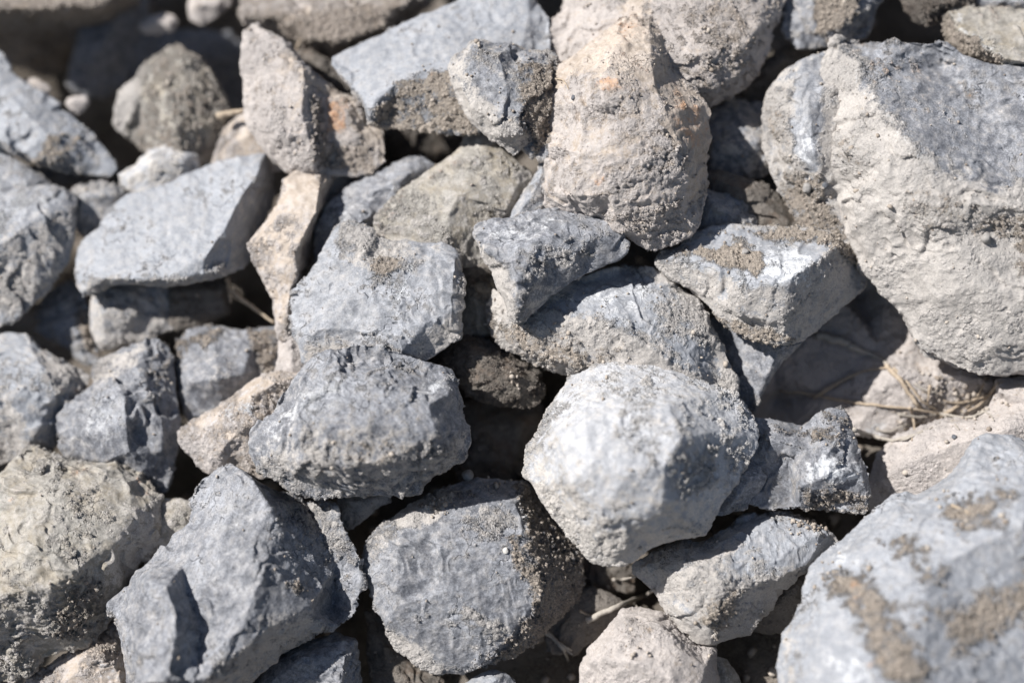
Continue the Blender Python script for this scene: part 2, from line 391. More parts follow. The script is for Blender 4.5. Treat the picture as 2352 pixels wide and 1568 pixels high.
rock('wedge stone with brown soil on its bright flat top, right of the fan-shaped stone', -10, (.05, .22),
     [(1508,606),(1522,580),(1558,566),(1600,532),(1650,515),(1700,515),(1740,520),(1850,520),(1900,535),(1935,560,-16),(1960,590,-34),(1972,620,-40),(1996,643,-44),(1962,684,-40),(1926,718,-36),(1882,755,-32),(1842,787,-20),(1800,790),(1763,786),(1722,776),(1674,752),(1640,721),(1618,694),(1600,677),(1569,653),(1545,640)],
     [[(1512,600,0),(1552,596,16),(1600,606,26),(1654,619,34),(1700,636,40),(1740,652,56),(1790,650,60),(1822,634,58),(1872,600,44),(1915,569,24),(1935,560,-14)],
      [(1822,634,58),(1806,690,46),(1800,730,30),(1841,786,-20)],
      [(1560,640,8),(1640,690,28),(1700,720,34),(1765,738,30),(1800,730,30)],
      [(1640,695,10),(1700,735,10),(1765,755,14)],
      [(1600,560,6),(1700,560,8),(1850,560,8)]], t=140, m='pale', dust=.72, chip=.6, vox=2.7,
     pat=[('dust',.12,[(1510,590),(1560,570),(1640,510),(1720,520),(1800,560),(1900,560),(1870,610),(1810,655),(1740,660),(1640,625),(1550,600)],14),
          ('white',.8,(1815,618,60,1.3),40),('white',.6,[(1640,520),(1720,540),(1790,570),(1740,575),(1660,545)],12),('white',.4,[(1560,590),(1740,640),(1730,670),(1560,612)],16),
          ('mud',.95,[(1552,585),(1590,575),(1650,568),(1700,560),(1752,582),(1758,610),(1745,632),(1710,622),(1650,612),(1600,592)],9),
          ('mud',.95,[(1700,520),(1860,520),(1940,545),(1970,600),(1955,610),(1900,560),(1800,552),(1740,540)],9),
          ('mud',.9,[(1660,535),(1700,540),(1735,560),(1700,558)],9),
          ('mud',.75,[(1610,705),(1660,725),(1720,740),(1800,760),(1840,790),(1700,780)],12),
          ('dust',.85,[(1830,640),(1940,565),(2000,640),(1860,780),(1800,720)],14)])
rock('chalky white rounded block, the brightest stone, low right of centre', 72, (.02, .18),
     [(1200,1093),(1204,1062),(1212,1027),(1240,985),(1259,942),(1286,891),(1312,858),(1345,846),(1372,832),(1400,828),(1480,830),(1540,840),(1600,868),(1652,890),(1690,903),(1716,932),(1733,970),(1744,1005),(1736,1034),(1712,1062),(1690,1110),(1654,1165),(1620,1225),(1555,1242),(1500,1262),(1456,1290),(1402,1297),(1361,1287),(1303,1225),(1266,1181),(1218,1110)],
     [[(1312,858,-30),(1345,880,22),(1440,880,34),(1560,880,26),(1620,905,34)],
      [(1212,1050,0),(1290,1000,62),(1345,960,74),(1440,940,80),(1540,930,74),(1620,905,34)],
      [(1540,930,74),(1560,1010,92),(1528,1069,92),(1522,1150,84),(1500,1215,50)],
      [(1345,960,74),(1360,1060,98),(1440,1090,104),(1528,1069,92)],
      [(1230,1110,10),(1310,1110,74),(1380,1180,76),(1440,1200,66),(1522,1150,84)],
      [(1560,1010,92),(1640,990,46),(1700,1000,22)],[(1600,1110,46),(1640,1150,20)]], t=190, m='white', dust=.32, chip=.5, wav=1.2, vox=3.0, soft=2,
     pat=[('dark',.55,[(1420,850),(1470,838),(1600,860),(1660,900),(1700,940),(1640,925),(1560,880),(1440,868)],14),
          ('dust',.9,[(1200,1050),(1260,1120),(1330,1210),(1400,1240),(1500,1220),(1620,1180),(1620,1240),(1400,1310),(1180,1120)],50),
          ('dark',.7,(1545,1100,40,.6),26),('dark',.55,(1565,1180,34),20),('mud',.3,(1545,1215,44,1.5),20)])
rock('mottled dark grey stone with mud-spattered front, directly left of the chalky white block', 58, (.03, .12),
     [(571,1040),(570,1008),(575,986),(600,962),(630,945),(640,918),(656,888),(690,846,12),(731,812,20),(776,797,22),(827,790,22),(885,792,20),(912,804,18),(980,828,10),(1024,845),(1038,850),(1055,891),(1067,932),(1064,950),(1082,986),(1084,1010),(1074,1050),(1031,1077),(980,1103),(946,1140),(912,1145),(844,1139),(776,1137),(728,1149),(673,1130),(629,1096),(590,1082)],
     [[(650,920,-8),(700,880,30),(780,860,48),(860,870,52),(930,900,56),(985,930,56),(1030,905,34),(1038,850,-10)],
      [(985,930,56),(1000,990,60),(1010,1040,42),(1060,1030,6)],
      [(600,1000,8),(680,990,48),(760,980,72),(840,970,74),(985,930,56)],
      [(620,1050,16),(700,1060,52),(790,1070,64),(880,1060,60),(1010,1040,42)],
      [(800,830,16),(900,835,18),(985,862,14)],[(690,1105,14),(800,1120,22),(920,1110,18)]], t=180, m='slate', dust=.20, chip=1.05, vox=2.8,
     pat=[('white',.55,[(600,975),(680,900),(760,880),(800,900),(700,960),(640,1020),(590,1020)],40),('white',.5,(1000,890,36,1.2),24),
          ('dust',.62,[(600,1040),(720,980),(850,990),(980,1000),(1080,1000),(1060,1060),(940,1150),(700,1140),(590,1080)],50),
          ('mud',.45,[(740,1000),(900,990),(980,1020),(900,1070),(760,1060)],40),('dark',.5,[(860,800),(960,830),(1000,880),(900,870)],20),
          ('dark',.45,[(1010,900),(1060,920),(1060,1000),(1020,1010)],16)])
rock('large dark blue-grey stone ringed with brown dust, bottom centre, a pebble on its rim', 0, (-.05, .18),
     [(835,1280),(848,1240),(861,1222),(885,1195),(909,1182),(946,1157),(1014,1120),(1065,1106),(1096,1094),(1147,1098),(1191,1103),(1208,1106),(1225,1127,-20),(1252,1168,-20),(1279,1198,-24),(1307,1232,-26),(1334,1273,-28),(1336,1317,-28),(1340,1341,-28),(1320,1375,-26),(1296,1406,-22),(1252,1447,-20),(1211,1487),(1177,1504),(1116,1528),(1082,1542),(1060,1549),(1014,1546),(980,1535),(953,1521),(912,1491),(888,1460),(881,1436),(861,1402),(847,1358),(832,1331)],
     [[(909,1190,4),(913,1225,34),(910,1280,40),(911,1341,44),(900,1361,40),(909,1390,40),(895,1423,30),(884,1436,14)],
      [(909,1190,4),(950,1180,28),(1014,1150,26),(1065,1120,8),(1130,1150,30),(1184,1161,34),(1196,1185,34),(1200,1229,38),(1222,1300,42),(1240,1350,38),(1215,1400,36),(1160,1474,30),(1100,1530,14),(1060,1549,-4)],
      [(1060,1170,34),(1010,1260,52),(1020,1360,54),(1100,1440,42)],[(985,1200,36),(1000,1330,40)],
      [(953,1490,14),(1010,1530,8)]], t=190, m='slate', dust=.10, chip=.5, vox=2.6,
     pat=[('mud',.74,[(1190,1150),(1205,1240),(1225,1300),(1245,1350),(1220,1400),(1165,1474),(1100,1535),(1350,1500),(1360,1250),(1230,1100)],9),  # brown dust, set as darker mud to carry the shade of this side
          ('mud',.6,[(1150,1105),(1225,1120),(1310,1230),(1260,1260),(1230,1190),(1190,1160)],14),
          ('mud',.70,[(1165,1235),(1190,1225),(1225,1300),(1262,1350),(1230,1390),(1200,1330),(1175,1290)],10),
          ('dust',.95,[(895,1190),(960,1140),(1060,1120),(1040,1160),(1010,1200),(950,1205),(912,1225)],8),('mud',.5,[(950,1160),(1060,1125),(1130,1110),(1180,1140),(1100,1130),(1010,1190)],10),
          ('dust',.60,(1120,1190,50,1.4),30),('dust',.95,[(880,1440),(940,1470),(990,1500),(1020,1545),(950,1530),(880,1470)],8),
          ('dust',.75,[(1060,1395),(1150,1430),(1190,1460),(1160,1480),(1100,1440)],10),
          ('dust',.55,[(840,1220),(900,1190),(905,1240),(860,1300),(840,1300)],12)])
rock('long dark grey block with a raised lobe on its left, lower left foreground', 55, (-.02, .12),
     [(247,1399),(248,1388),(286,1352),(300,1324),(357,1273),(408,1225),(435,1202),(442,1168),(437,1137),(445,1115),(473,1092),(503,1072),(530,1062),(546,1072),(600,1108),(700,1150),(772,1150),(793,1219),(827,1283),(832,1335),(817,1409),(776,1440),(724,1455),(646,1500),(600,1540),(560,1580),(500,1650),(300,1650),(286,1540),(279,1511),(272,1460),(268,1420)],
     [[(530,1062,-16),(560,1085,34),(595,1120,42),(622,1168,48),(641,1212,48),(640,1273,52),(656,1334,54),(714,1390,38),(724,1418,24)],
      [(440,1600,60),(470,1560,72),(544,1495,72),(612,1446,66),(714,1390,38)],
      [(450,1200,16),(520,1200,46),(580,1250,62),(600,1330,70),(560,1420,80),(470,1560,72)],
      [(300,1345,14),(340,1332,60),(380,1345,80),(405,1415,90),(398,1490,92),(386,1560,88)],
      [(380,1345,80),(430,1372,46),(462,1440,52),(455,1520,60)],[(420,1300,40),(480,1340,58)],
      [(300,1420,34),(330,1500,70),(330,1570,80)],
      [(700,1150,-40),(740,1230,-4),(770,1300,-8),(760,1400,-26)]], t=200, m='slate', dust=.10, chip=.95, vox=2.9,
     pat=[('white',.18,[(440,1120),(540,1080),(640,1250),(640,1380),(520,1480),(450,1480),(400,1250)],50),
          ('dust',.85,[(460,1570),(540,1500),(612,1450),(714,1395),(740,1440),(560,1590),(440,1650)],10),('dust',.8,(620,1440,40,1.0),22),
          ('mud',.75,(684,1352,22),14),('rust',.7,(684,1345,10),12),
          ('dust',.55,[(620,1120),(780,1160),(820,1290),(740,1260),(660,1190)],16)])
rock('beige-grey flaking stone with ochre chips along its top, bottom left corner', -45, (.02, .15),
     [(-70,1110),(0,1086),(20,1062),(34,1050),(58,1030),(80,1024),(102,1035),(146,1050),(177,1055),(238,1060),(265,1054),(299,1066),(333,1093),(354,1123),(372,1144),(371,1188),(367,1246),(340,1273),(299,1331),(286,1361),(258,1376),(265,1410),(238,1443),(204,1480),(170,1487),(95,1504),(85,1538),(34,1566),(-70,1580)],
     [[(299,1066,-18),(293,1103,30),(302,1140,30),(298,1178,40),(272,1239,48),(240,1290,52),(245,1350,36),(258,1376,8)],
      [(-70,1120,20),(20,1100,28),(60,1130,50),(130,1140,56),(170,1100,34),(240,1090,30),(293,1103,30)],
      [(-70,1400,80),(30,1360,84),(110,1350,80),(163,1317,74),(205,1287,64),(240,1290,52)],
      [(60,1130,50),(80,1240,72),(163,1317,74)],[(170,1100,34),(210,1200,58)],
      [(20,1470,36),(110,1430,46),(200,1420,28)]], t=190, m='olive', dust=.25, chip=1.15, vox=2.6,
     pat=[('rust',.45,(182,1088,20),20),('rust',.5,(322,1118,30,.8),24),('rust',.35,(35,1150,40),40),
          ('mud',.55,[(120,1360),(200,1300),(250,1340),(240,1420),(170,1480),(130,1470)],20),('dust',.55,[(0,1380),(240,1300),(240,1440),(80,1510),(0,1500)],40),
          ('dust',.8,[(304,1180),(375,1150),(370,1260),(300,1330),(250,1350),(245,1290)],14)])
# right
rock('huge boulder with a grey weathered top and dusty beige front filling the upper right', -30, (.08, .04),
     [(1926,88),(1913,95),(1902,116),(1889,136),(1885,170),(1879,204),(1874,233),(1883,250),(1880,279),(1882,333),(1876,370),(1889,408),(1913,449),(1930,483),(1936,533),(1943,551),(1967,582),(1972,619),(2011,653),(2045,694),(2079,721),(2096,748),(2110,790),(2140,815),(2198,847),(2266,857),(2300,862),(2352,858),(2470,860),(2470,150),(2400,150),(2283,146),(2215,126),(2181,102),(2157,92),(2130,99),(2096,94),(2028,92),(1977,97)],
     [[(1926,102,-8),(1936,126,10),(1970,139,26),(1984,190,36),(2001,231,48),(2045,258,60),(2069,299,70),(2103,340,84),(2147,381,90),(2181,400,88),(2232,410,84),(2283,435,80),(2352,424,70),(2470,420,50)],
      [(1976,97,-30),(1990,130,14),(1984,190,36)],
      [(1893,340,6),(1950,350,50),(2030,370,74),(2103,340,84)],
      [(1935,520,0),(1990,500,44),(2070,470,74),(2147,450,92),(2240,470,88),(2352,480,80)],
      [(1985,600,8),(2070,570,40),(2160,545,66),(2270,530,60),(2400,560,50)],
      [(2090,715,0),(2150,680,44),(2260,660,66),(2400,680,62)],
      [(2180,810,4),(2280,790,34),(2400,790,34)],
      [(2150,150,-14),(2250,250,10)]], t=280, m='slate', dust=1.0, chip=.85, wav=1.2, vox=3.4,
     pat=[('dust',.22,[(1926,80),(1936,128),(1972,140),(1984,190),(2001,231),(2045,258),(2069,299),(2103,340),(2147,381),(2181,398),(2232,408),(2283,435),(2352,424),(2500,420),(2500,60),(2150,60)],26),
          ('rust',.30,[(1975,110),(2150,110),(2240,210),(2150,260),(2020,200)],60),
          ('white',.38,[(1970,139),(1984,190),(2001,231),(2045,258),(2069,299),(2147,381),(2232,404),(2283,430),(2283,442),(2140,392),(2060,310),(1996,236),(1976,190)],6),
          ('mud',.66,[(2230,480),(2352,490),(2480,480),(2480,620),(2352,640),(2310,560),(2240,530)],30),
          ('mud',.40,[(2080,430),(2200,430),(2340,500),(2200,540),(2070,520)],40),
          ('mud',.35,(1950,350,60),40)])
rock('stone with a strip of clean grey rock, leaning left of the huge boulder', -75, (.15, .05),
     [(1902,112),(1848,130),(1797,163),(1770,200),(1756,258),(1753,340),(1765,390),(1790,440),(1815,480),(1835,520),(1850,545),(1880,552),(1950,560),(1990,400),(1960,180)],
     [[(1879,116,-10),(1848,146,10),(1821,184,20),(1804,211,22),(1797,280,24),(1812,360,24),(1845,400,20),(1870,470,10)],
      [(1848,146,10),(1860,250,44),(1868,350,42),(1890,420,24)],
      [(1770,260,2),(1785,340,4),(1800,430,0)]], t=150, m='blue', dust=.75, chip=.7, vox=3,
     pat=[('dust',.05,[(1885,130),(1848,146),(1821,190),(1818,270),(1828,350),(1850,393),(1874,390),(1882,280),(1900,130)],6),('white',.6,[(1830,300),(1876,310),(1868,385),(1845,370)],18),
          ('mud',.75,[(1790,400),(1850,400),(1880,395),(1960,560),(1840,560)],16),('mud',.45,[(1750,250),(1815,260),(1830,400),(1770,380)],20)])
rock('beige mud-crusted rock behind the tall tan stone at the top edge', -150, (.02, .12),
     [(1293,-60),(1293,0),(1286,27),(1266,44),(1259,82),(1269,136),(1300,200),(1420,235),(1530,232),(1605,240),(1631,243),(1688,218),(1715,197),(1739,170),(1756,139),(1773,99),(1776,68),(1797,34),(1807,0),(1815,-60)],
     [[(1290,20,-4),(1360,30,28),(1480,20,46),(1600,10,50),(1720,-10,40),(1770,-20,20)],
      [(1280,120,4),(1380,120,40),(1500,120,60),(1620,130,64),(1700,110,46),(1740,60,40),(1770,-20,20)],
      [(1560,190,44),(1640,200,40),(1690,185,26),(1700,110,46)]], t=200, m='tan', dust=.9, mud=.30, chip=.7, wav=1.3, vox=3.2,
     pat=[('mud',.52,[(1540,20),(1700,0),(1780,60),(1700,180),(1560,160)],60),('rust',.35,(1445,20,16),14),('rust',.3,(1327,55,12),12),('dust',.2,(1460,20,30),20)])
rock('dark stone with a mud-covered square face at the top edge, right of the mud-crusted rock', -180, (0, .1),
     [(1795,60),(1812,-60),(2060,-60),(2030,0),(2005,40),(1992,92),(1940,97),(1880,114),(1845,118),(1825,108),(1800,80)],
     [[(1868,30,20),(1885,-10,30),(1960,-20,40),(1968,28,36),(1930,58,26),(1866,72,14),(1868,30,20)],[(1968,28,36),(1990,60,-6)]], m='slate', dust=.3,
     pat=[('mud',.85,[(1868,20),(1880,-30),(1970,-30),(1970,32),(1930,62),(1862,78)],8),('mud',.6,(1895,95,26,1.4),14)], vox=3.6)
rock('brown muddy stone poking down from the top edge above the huge boulder', -165, (0, .1),
     [(2066,-60),(2076,0),(2089,34),(2100,54),(2123,60),(2148,53),(2185,34),(2230,20),(2250,-60)], [[(2090,0,8),(2150,10,26),(2200,0,20)]], m='brown', dust=.8, mud=.55, vox=3.6)
rock('dark slaty rock just behind the veined stone in the top right corner', -190, (0, .1),
     [(2225,-60),(2228,10),(2250,30),(2310,40),(2480,50),(2480,-60)], [[(2250,0,10),(2340,5,24),(2470,0,20)]], m='slate', dust=.1, vox=4)
rock('veined stone with a yellowish grey top in the top right corner', -115, (.05, .25),
     [(2164,51),(2178,22),(2198,12),(2232,14),(2317,20),(2352,18),(2480,24),(2480,170),(2330,165),(2300,158),(2249,134),(2215,127),(2181,104),(2168,75)],
     [[(2198,16,-6),(2198,51,20),(2219,78,30),(2266,109,40),(2312,136,46),(2400,150,46)]], m='olive', dust=.25, chip=.7, vox=3.4,
     pat=[('mud',.85,[(2150,60),(2185,20),(2198,51),(2219,78),(2266,109),(2312,136),(2310,170),(2200,140)],7),('white',.6,[(2198,16),(2215,30),(2230,70),(2320,135),(2300,132),(2200,60)],8),('rust',.3,(2290,50,40,1.3),30)])
rock('dark narrow stone hidden in the hole left of the leaning grey-striped stone, uppermost', -190, (.1, .1),
     [(1610,260),(1680,225),(1760,235),(1790,300),(1780,400),(1700,410),(1620,400)], [[(1640,330,20),(1740,330,30)]], m='slate', dust=.45, vox=4)
rock('long shaded stone lying slantwise in the hole right of the tall tan stone', -120, (.05, .1),
     [(1615,395),(1655,390),(1700,402),(1750,422),(1800,462),(1842,522),(1800,560),(1700,530),(1640,450)], [[(1640,410,10),(1720,440,26),(1810,510,20)]], m='brown', dust=.6, vox=3.4)
rock('small shaded grey stone at the foot of the slantwise stone in the hole', -95, (0, .1),
     [(1606,430),(1650,442),(1700,460),(1735,500),(1750,540),(1680,560),(1600,540)], [[(1640,470,20),(1710,510,20)]], m='blue', dust=.4, vox=3.4)
rock('thin brown stone in shade between the mud-crusted rock and the leaning stone', -230, (0, .1),
     [(1700,210),(1740,150),(1800,110),(1870,100),(1850,150),(1780,190),(1740,260)], [[(1740,190,10),(1800,140,20)]], m='brown', dust=.7, vox=4)
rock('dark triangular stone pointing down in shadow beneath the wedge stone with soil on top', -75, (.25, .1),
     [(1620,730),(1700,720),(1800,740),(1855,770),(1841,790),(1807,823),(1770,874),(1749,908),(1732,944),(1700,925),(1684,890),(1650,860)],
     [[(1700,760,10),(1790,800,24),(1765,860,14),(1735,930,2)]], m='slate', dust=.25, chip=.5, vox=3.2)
rock('flat dusty rock face half in shadow behind the dry twigs, under the huge boulder', -175, (.02, .10),
     [(1960,600),(2040,640),(2130,720),(2200,800),(2300,850),(2310,900),(2230,950),(2150,960),(2100,970),(2070,1000),(2020,1004),(1960,998),(1850,1000),(1730,985),(1725,940),(1780,850),(1860,770),(1930,690)],
     [[(1960,680,-50),(2020,800,0),(2050,860,30),(2090,940,24)],[(1780,920,-40),(1900,900,-14),(2050,860,30),(2180,860,40),(2280,880,20)]], t=160, m='tan', dust=.85, chip=.5, vox=3.2,
     pat=[('mud',.35,[(2100,850),(2300,870),(2290,950),(2120,960)],30),('white',.6,(2018,980,22,1.0),14)])
rock('pale dusty rock with a shadow edge across it, behind the big out-of-focus stone', -60, (.1, .15),
     [(1985,1150),(1996,1090),(2010,1040),(2050,1010),(2096,990),(2147,967),(2232,954),(2275,930),(2300,900),(2352,890),(2480,880),(2480,1150),(2300,1250),(2150,1260),(2020,1240)],
     [[(2010,1110,6),(2090,1060,40),(2190,1020,56),(2300,990,60),(2420,960,50)],[(2100,1000,20),(2200,975,26),(2290,950,30)]], t=160, m='tan', dust=.95, chip=.45, vox=3.2)
rock('pale sandy rock at the right edge under the huge boulder', -70, (.05, .1),
     [(2285,870),(2352,862),(2480,850),(2480,990),(2352,1000),(2270,985),(2262,940),(2290,905)], [[(2300,900,20),(2380,920,40)]], m='tan', dust=.9, chip=.4, vox=3.4)
rock('blue-white stone with painted shade in its hollow side, just right of the chalky white block', 20, (.03, .15),
     [(1728,1000),(1732,956),(1790,963),(1844,983),(1872,949),(1902,937),(1940,942),(1953,963),(1957,986),(1970,1014),(1980,1050),(1994,1103),(1998,1147),(1985,1176),(1900,1168),(1834,1166),(1760,1170),(1700,1150),(1700,1060)],
     [[(1732,985,6),(1780,1010,18),(1850,1030,22),(1880,1020,22),(1930,1000,24),(1957,986,-10)],
      [(1850,1030,22),(1838,1065,30),(1836,1120,34),(1836,1160,20)],[(1750,1062,0),(1815,1062,-4),(1818,1150,-10)],
      [(1900,1045,36),(1930,1080,40),(1975,1090,22)],[(1844,983,-10),(1880,975,10),(1930,960,4)]], t=130, m='slate', dust=.15, chip=.9, vox=3,
     pat=[('white',.75,[(1850,1060),(1900,1040),(1930,1060),(1980,1070),(1990,1130),(1930,1110),(1860,1090)],18),
          ('mud',.6,[(1760,960),(1850,985),(1910,985),(1950,1000),(1900,1015),(1800,1000)],12),('mud',.6,[(1830,1110),(1920,1110),(1990,1140),(1990,1170),(1830,1170)],14),
          ('mud',.5,[(1880,940),(1945,945),(1955,985),(1900,965)],8),('dark',.5,[(1745,1062),(1830,1062),(1830,1165),(1745,1165)],8)])  # dark square paints shade into the recess
rock('small smooth blue stone tucked behind the right flank of the chalky white block', 30, (.0, .1),
     [(1640,1080),(1700,1048),(1722,1055),(1749,1069),(1763,1093),(1753,1127),(1715,1161),(1660,1185),(1600,1190)], [[(1700,1080,20),(1720,1105,22),(1690,1150,14)]], m='slate', dust=.05, vox=3,
     pat=[('white',.5,(1735,1085,14,.6),14)])
rock('wide stone with dusty left half and clean blue right end beneath the white block', 15, (.06, .15),
     [(1455,1320),(1451,1300),(1456,1288),(1500,1266),(1560,1244),(1630,1238),(1671,1208),(1705,1182),(1739,1177),(1817,1178),(1875,1197),(1919,1225),(1927,1239),(1892,1270),(1851,1314),(1797,1358),(1739,1430),(1688,1468),(1640,1483),(1600,1480),(1538,1418),(1507,1368),(1473,1331)],
     [[(1875,1197,-8),(1882,1225,26),(1880,1262,24)],[(1880,1262,24),(1850,1302,30),(1790,1322,40),(1734,1334,48),(1700,1352,50),(1630,1422,46),(1634,1480,6)],
      [(1600,1250,6),(1660,1240,26),(1740,1210,26),(1882,1225,26)],[(1480,1300,10),(1580,1320,54),(1660,1330,62),(1734,1334,48)],
      [(1560,1270,30),(1680,1270,44),(1780,1290,44)],[(1560,1400,36),(1630,1422,46)]], t=140, m='pale', dust=.75, chip=.8, vox=3,
     pat=[('dust',.10,[(1690,1190),(1760,1180),(1880,1200),(1930,1240),(1860,1300),(1800,1310),(1760,1290),(1720,1250)],16),
          ('dust',.30,[(1660,1290),(1720,1250),(1800,1300),(1740,1325),(1660,1330)],16),('mud',.6,[(1600,1420),(1640,1370),(1720,1350),(1700,1400),(1640,1480)],14),('dark',.35,[(1730,1190),(1800,1190),(1830,1260),(1790,1300)],20)])
rock('pale gritty rounded rock at the bottom edge, left of the big out-of-focus stone', 20, (.03, .1),
     [(1330,1620),(1331,1568),(1335,1532),(1354,1487),(1380,1460),(1405,1430),(1429,1402),(1460,1397),(1490,1396),(1519,1402),(1542,1426),(1560,1450),(1600,1480),(1640,1484),(1646,1525),(1660,1580),(1680,1680),(1330,1680)],
     [[(1360,1520,30),(1400,1470,40),(1440,1430,34),(1500,1425,30)],[(1400,1470,40),(1450,1520,70),(1540,1560,76),(1600,1620,70)],[(1500,1425,30),(1560,1490,54),(1620,1530,40)]], t=160, m='tan', dust=.95, mud=.1, chip=.5, wav=1.2, vox=3, pat=[('mud',.45,(1470,1450,26),20)])
rock('large out-of-focus pale blue stone with lichen-like soil patches, lower right foreground', 185, (.10, .25),
     [(1783,1528),(1786,1500),(1793,1450),(1820,1419),(1824,1402),(1841,1385),(1841,1348),(1858,1300),(1892,1266),(1943,1225),(1994,1181),(2055,1130),(2083,1125),(2103,1134),(2171,1096),(2191,1072),(2212,1040),(2232,1010),(2266,990),(2310,993),(2352,1007),(2480,1040),(2480,1680),(1800,1680),(1788,1568)],
     [[(1841,1365,0),(1890,1320,28),(1960,1270,40),(2060,1190,44),(2150,1150,44),(2230,1080,40),(2352,1040,30)],
      [(1800,1500,10),(1880,1430,50),(2000,1380,80),(2150,1300,90),(2352,1200,90)],[(1880,1430,50),(1900,1600,80)],[(2000,1380,80),(2060,1520,96),(2100,1620,90)]], t=260, m='pale', dust=.05, chip=.45, wav=1.2, vox=3.6, soft=2,
     pat=[('mud',.76,[(1900,1310),(1990,1310),(2060,1390),(2110,1480),(2150,1540),(2120,1600),(2020,1568),(1970,1480),(1950,1400),(1900,1350)],40),
          ('mud',.70,[(2010,1245),(2060,1230),(2140,1250),(2130,1280),(2180,1310),(2170,1345),(2110,1330),(2070,1280)],32),
          ('mud',.76,[(2160,1150),(2250,1140),(2300,1115),(2352,1130),(2300,1170),(2290,1210),(2210,1225),(2170,1180)],32),
          ('mud',.76,[(2100,1380),(2150,1380),(2170,1400),(2250,1350),(2330,1320),(2360,1230),(2480,1200),(2480,1420),(2352,1420),(2230,1500),(2180,1500),(2160,1420)],34),
          ('rust',.8,(1975,1372,10),10),('rust',.8,(2002,1524,12),10),('rust',.6,(1970,1335,12),12),('white',.6,(1930,1280,34,1.6),30),('white',.5,(1950,1540,80,1),50),('dark',.25,(1880,1450,50,.8),40),('dust',.5,[(1783,1440),(1840,1400),(1840,1600),(1780,1600)],34)])
rock('plain pale blue stone cut off by the bottom right corner', 235, (.1, .15),
     [(2110,1600),(2127,1568),(2181,1536),(2232,1502),(2300,1450),(2352,1395),(2480,1330),(2480,1700),(2110,1700)], [[(2200,1580,20),(2352,1480,40)]], t=150, m='pale', dust=.15, chip=.5, vox=3.6, soft=2)
# left and upper left
rock('smooth light grey slab with a shaded right end, left of centre, lying flat', -170, (.14, .30),
     [(173,640),(172,600),(180,570),(194,544),(222,526),(237,500),(262,468),(290,446),(374,422),(452,391),(486,376),(544,360),(612,351),(629,368,-40),(634,442,-56),(620,495,-56),(600,540,-56),(580,590,-52),(561,620,-30),(510,634),(442,652),(374,658),(306,656),(250,653),(211,675),(190,685),(178,668)],
     [[(612,351,-10),(600,372,4),(592,401,16),(561,442,24),(537,483,28),(514,533,30),(498,550,32),(476,585,34),(466,629,26)],
      [(190,670,10),(235,640,22),(306,640,28),(380,640,30),(466,629,26)],[(250,520,4),(400,500,14),(520,440,14)],[(530,600,0),(575,560,-30)]], t=130, m='pale', dust=.12, chip=.42, vox=3.4,
     pat=[('dust',.55,[(170,640),(250,640),(380,640),(466,625),(480,600),(560,610),(500,660),(170,700)],10),('mud',.35,[(470,580),(500,560),(480,640),(430,660)],10)])
rock('small stone with a sunlit left face, beneath the smooth light grey slab', -235, (-.1, .1),
     [(204,728),(206,690),(211,676),(238,655),(289,650),(390,652),(408,680),(408,720),(404,750),(345,778),(290,792),(236,803),(218,788),(206,755)],
     [[(240,662,6),(236,720,24),(240,790,10)],[(236,720,24),(300,715,20),(345,740,6)],[(300,665,10),(330,700,10)]], t=110, m='blue', dust=.6, vox=3.6)
rock('brown rectangular stone in the shade under the right end of the light grey slab', -250, (0, .1),
     [(385,650),(524,640),(527,724),(500,735),(404,758),(385,740)], [[(400,670,10),(510,665,16),(515,715,14),(405,735,8),(400,670,10)]], t=110, m='brown', dust=.7, vox=4, chip=.5)
rock('tall narrow tan stone between the smooth grey slab and the broad blue slab', -110, (.02, .08),
     [(575,570),(575,551),(592,524),(612,500),(646,452),(652,412),(677,388),(700,384),(735,394),(775,400,-40),(822,404,-60),(815,430,-60),(757,468,-52),(735,500,-52),(720,560,-50),(716,600,-50),(700,640,-40),(680,700),(660,780),(640,780),(633,748),(629,690),(619,680),(600,640),(585,600)],
     [[(735,394,-10),(735,430,22),(726,490,30),(700,537,36),(677,578,38),(680,636,30),(667,667,26),(655,740,16)],
      [(600,570,12),(640,520,28),(690,450,20),(700,400,0)],[(640,520,28),(650,620,30)]], t=110, m='tan', dust=.45, chip=.7, vox=3.2,
     pat=[('dust',.1,[(735,394),(822,404),(757,468),(720,560),(700,640),(683,636),(680,578),(726,490)],8),('dust',.1,[(655,400),(700,384),(735,395),(700,430),(665,440)],20),('rust',.3,(690,480,22,.6),24)])
rock('plain beige stone standing below the tall narrow stone, beside the broad blue slab', -110, (.05, .05),
     [(636,850),(638,760),(640,700),(655,680),(690,680),(720,720),(720,860),(690,900),(640,880)], [[(660,720,16),(670,840,16)]], t=100, m='tan', dust=.85, chip=.4, vox=3.4)
rock('dark mottled grey stone behind the broad blue slab, left of the flat ochre-edged slab', -150, (.05, .2),
     [(718,605),(716,560),(728,505),(757,462),(803,420),(854,398),(912,371),(945,358),(975,358),(1002,373),(990,405),(920,480),(880,540),(870,600),(800,650),(740,640)],
     [[(735,560,8),(790,500,26),(860,440,30),(940,400,26),(985,375,4)],[(760,590,20),(820,520,34),(900,460,24)]], m='slate', dust=.12, chip=.9, vox=3.2, t=130,
     pat=[('white',.45,(770,500,60),40),('dust',.5,(745,560,30,.7),20)])
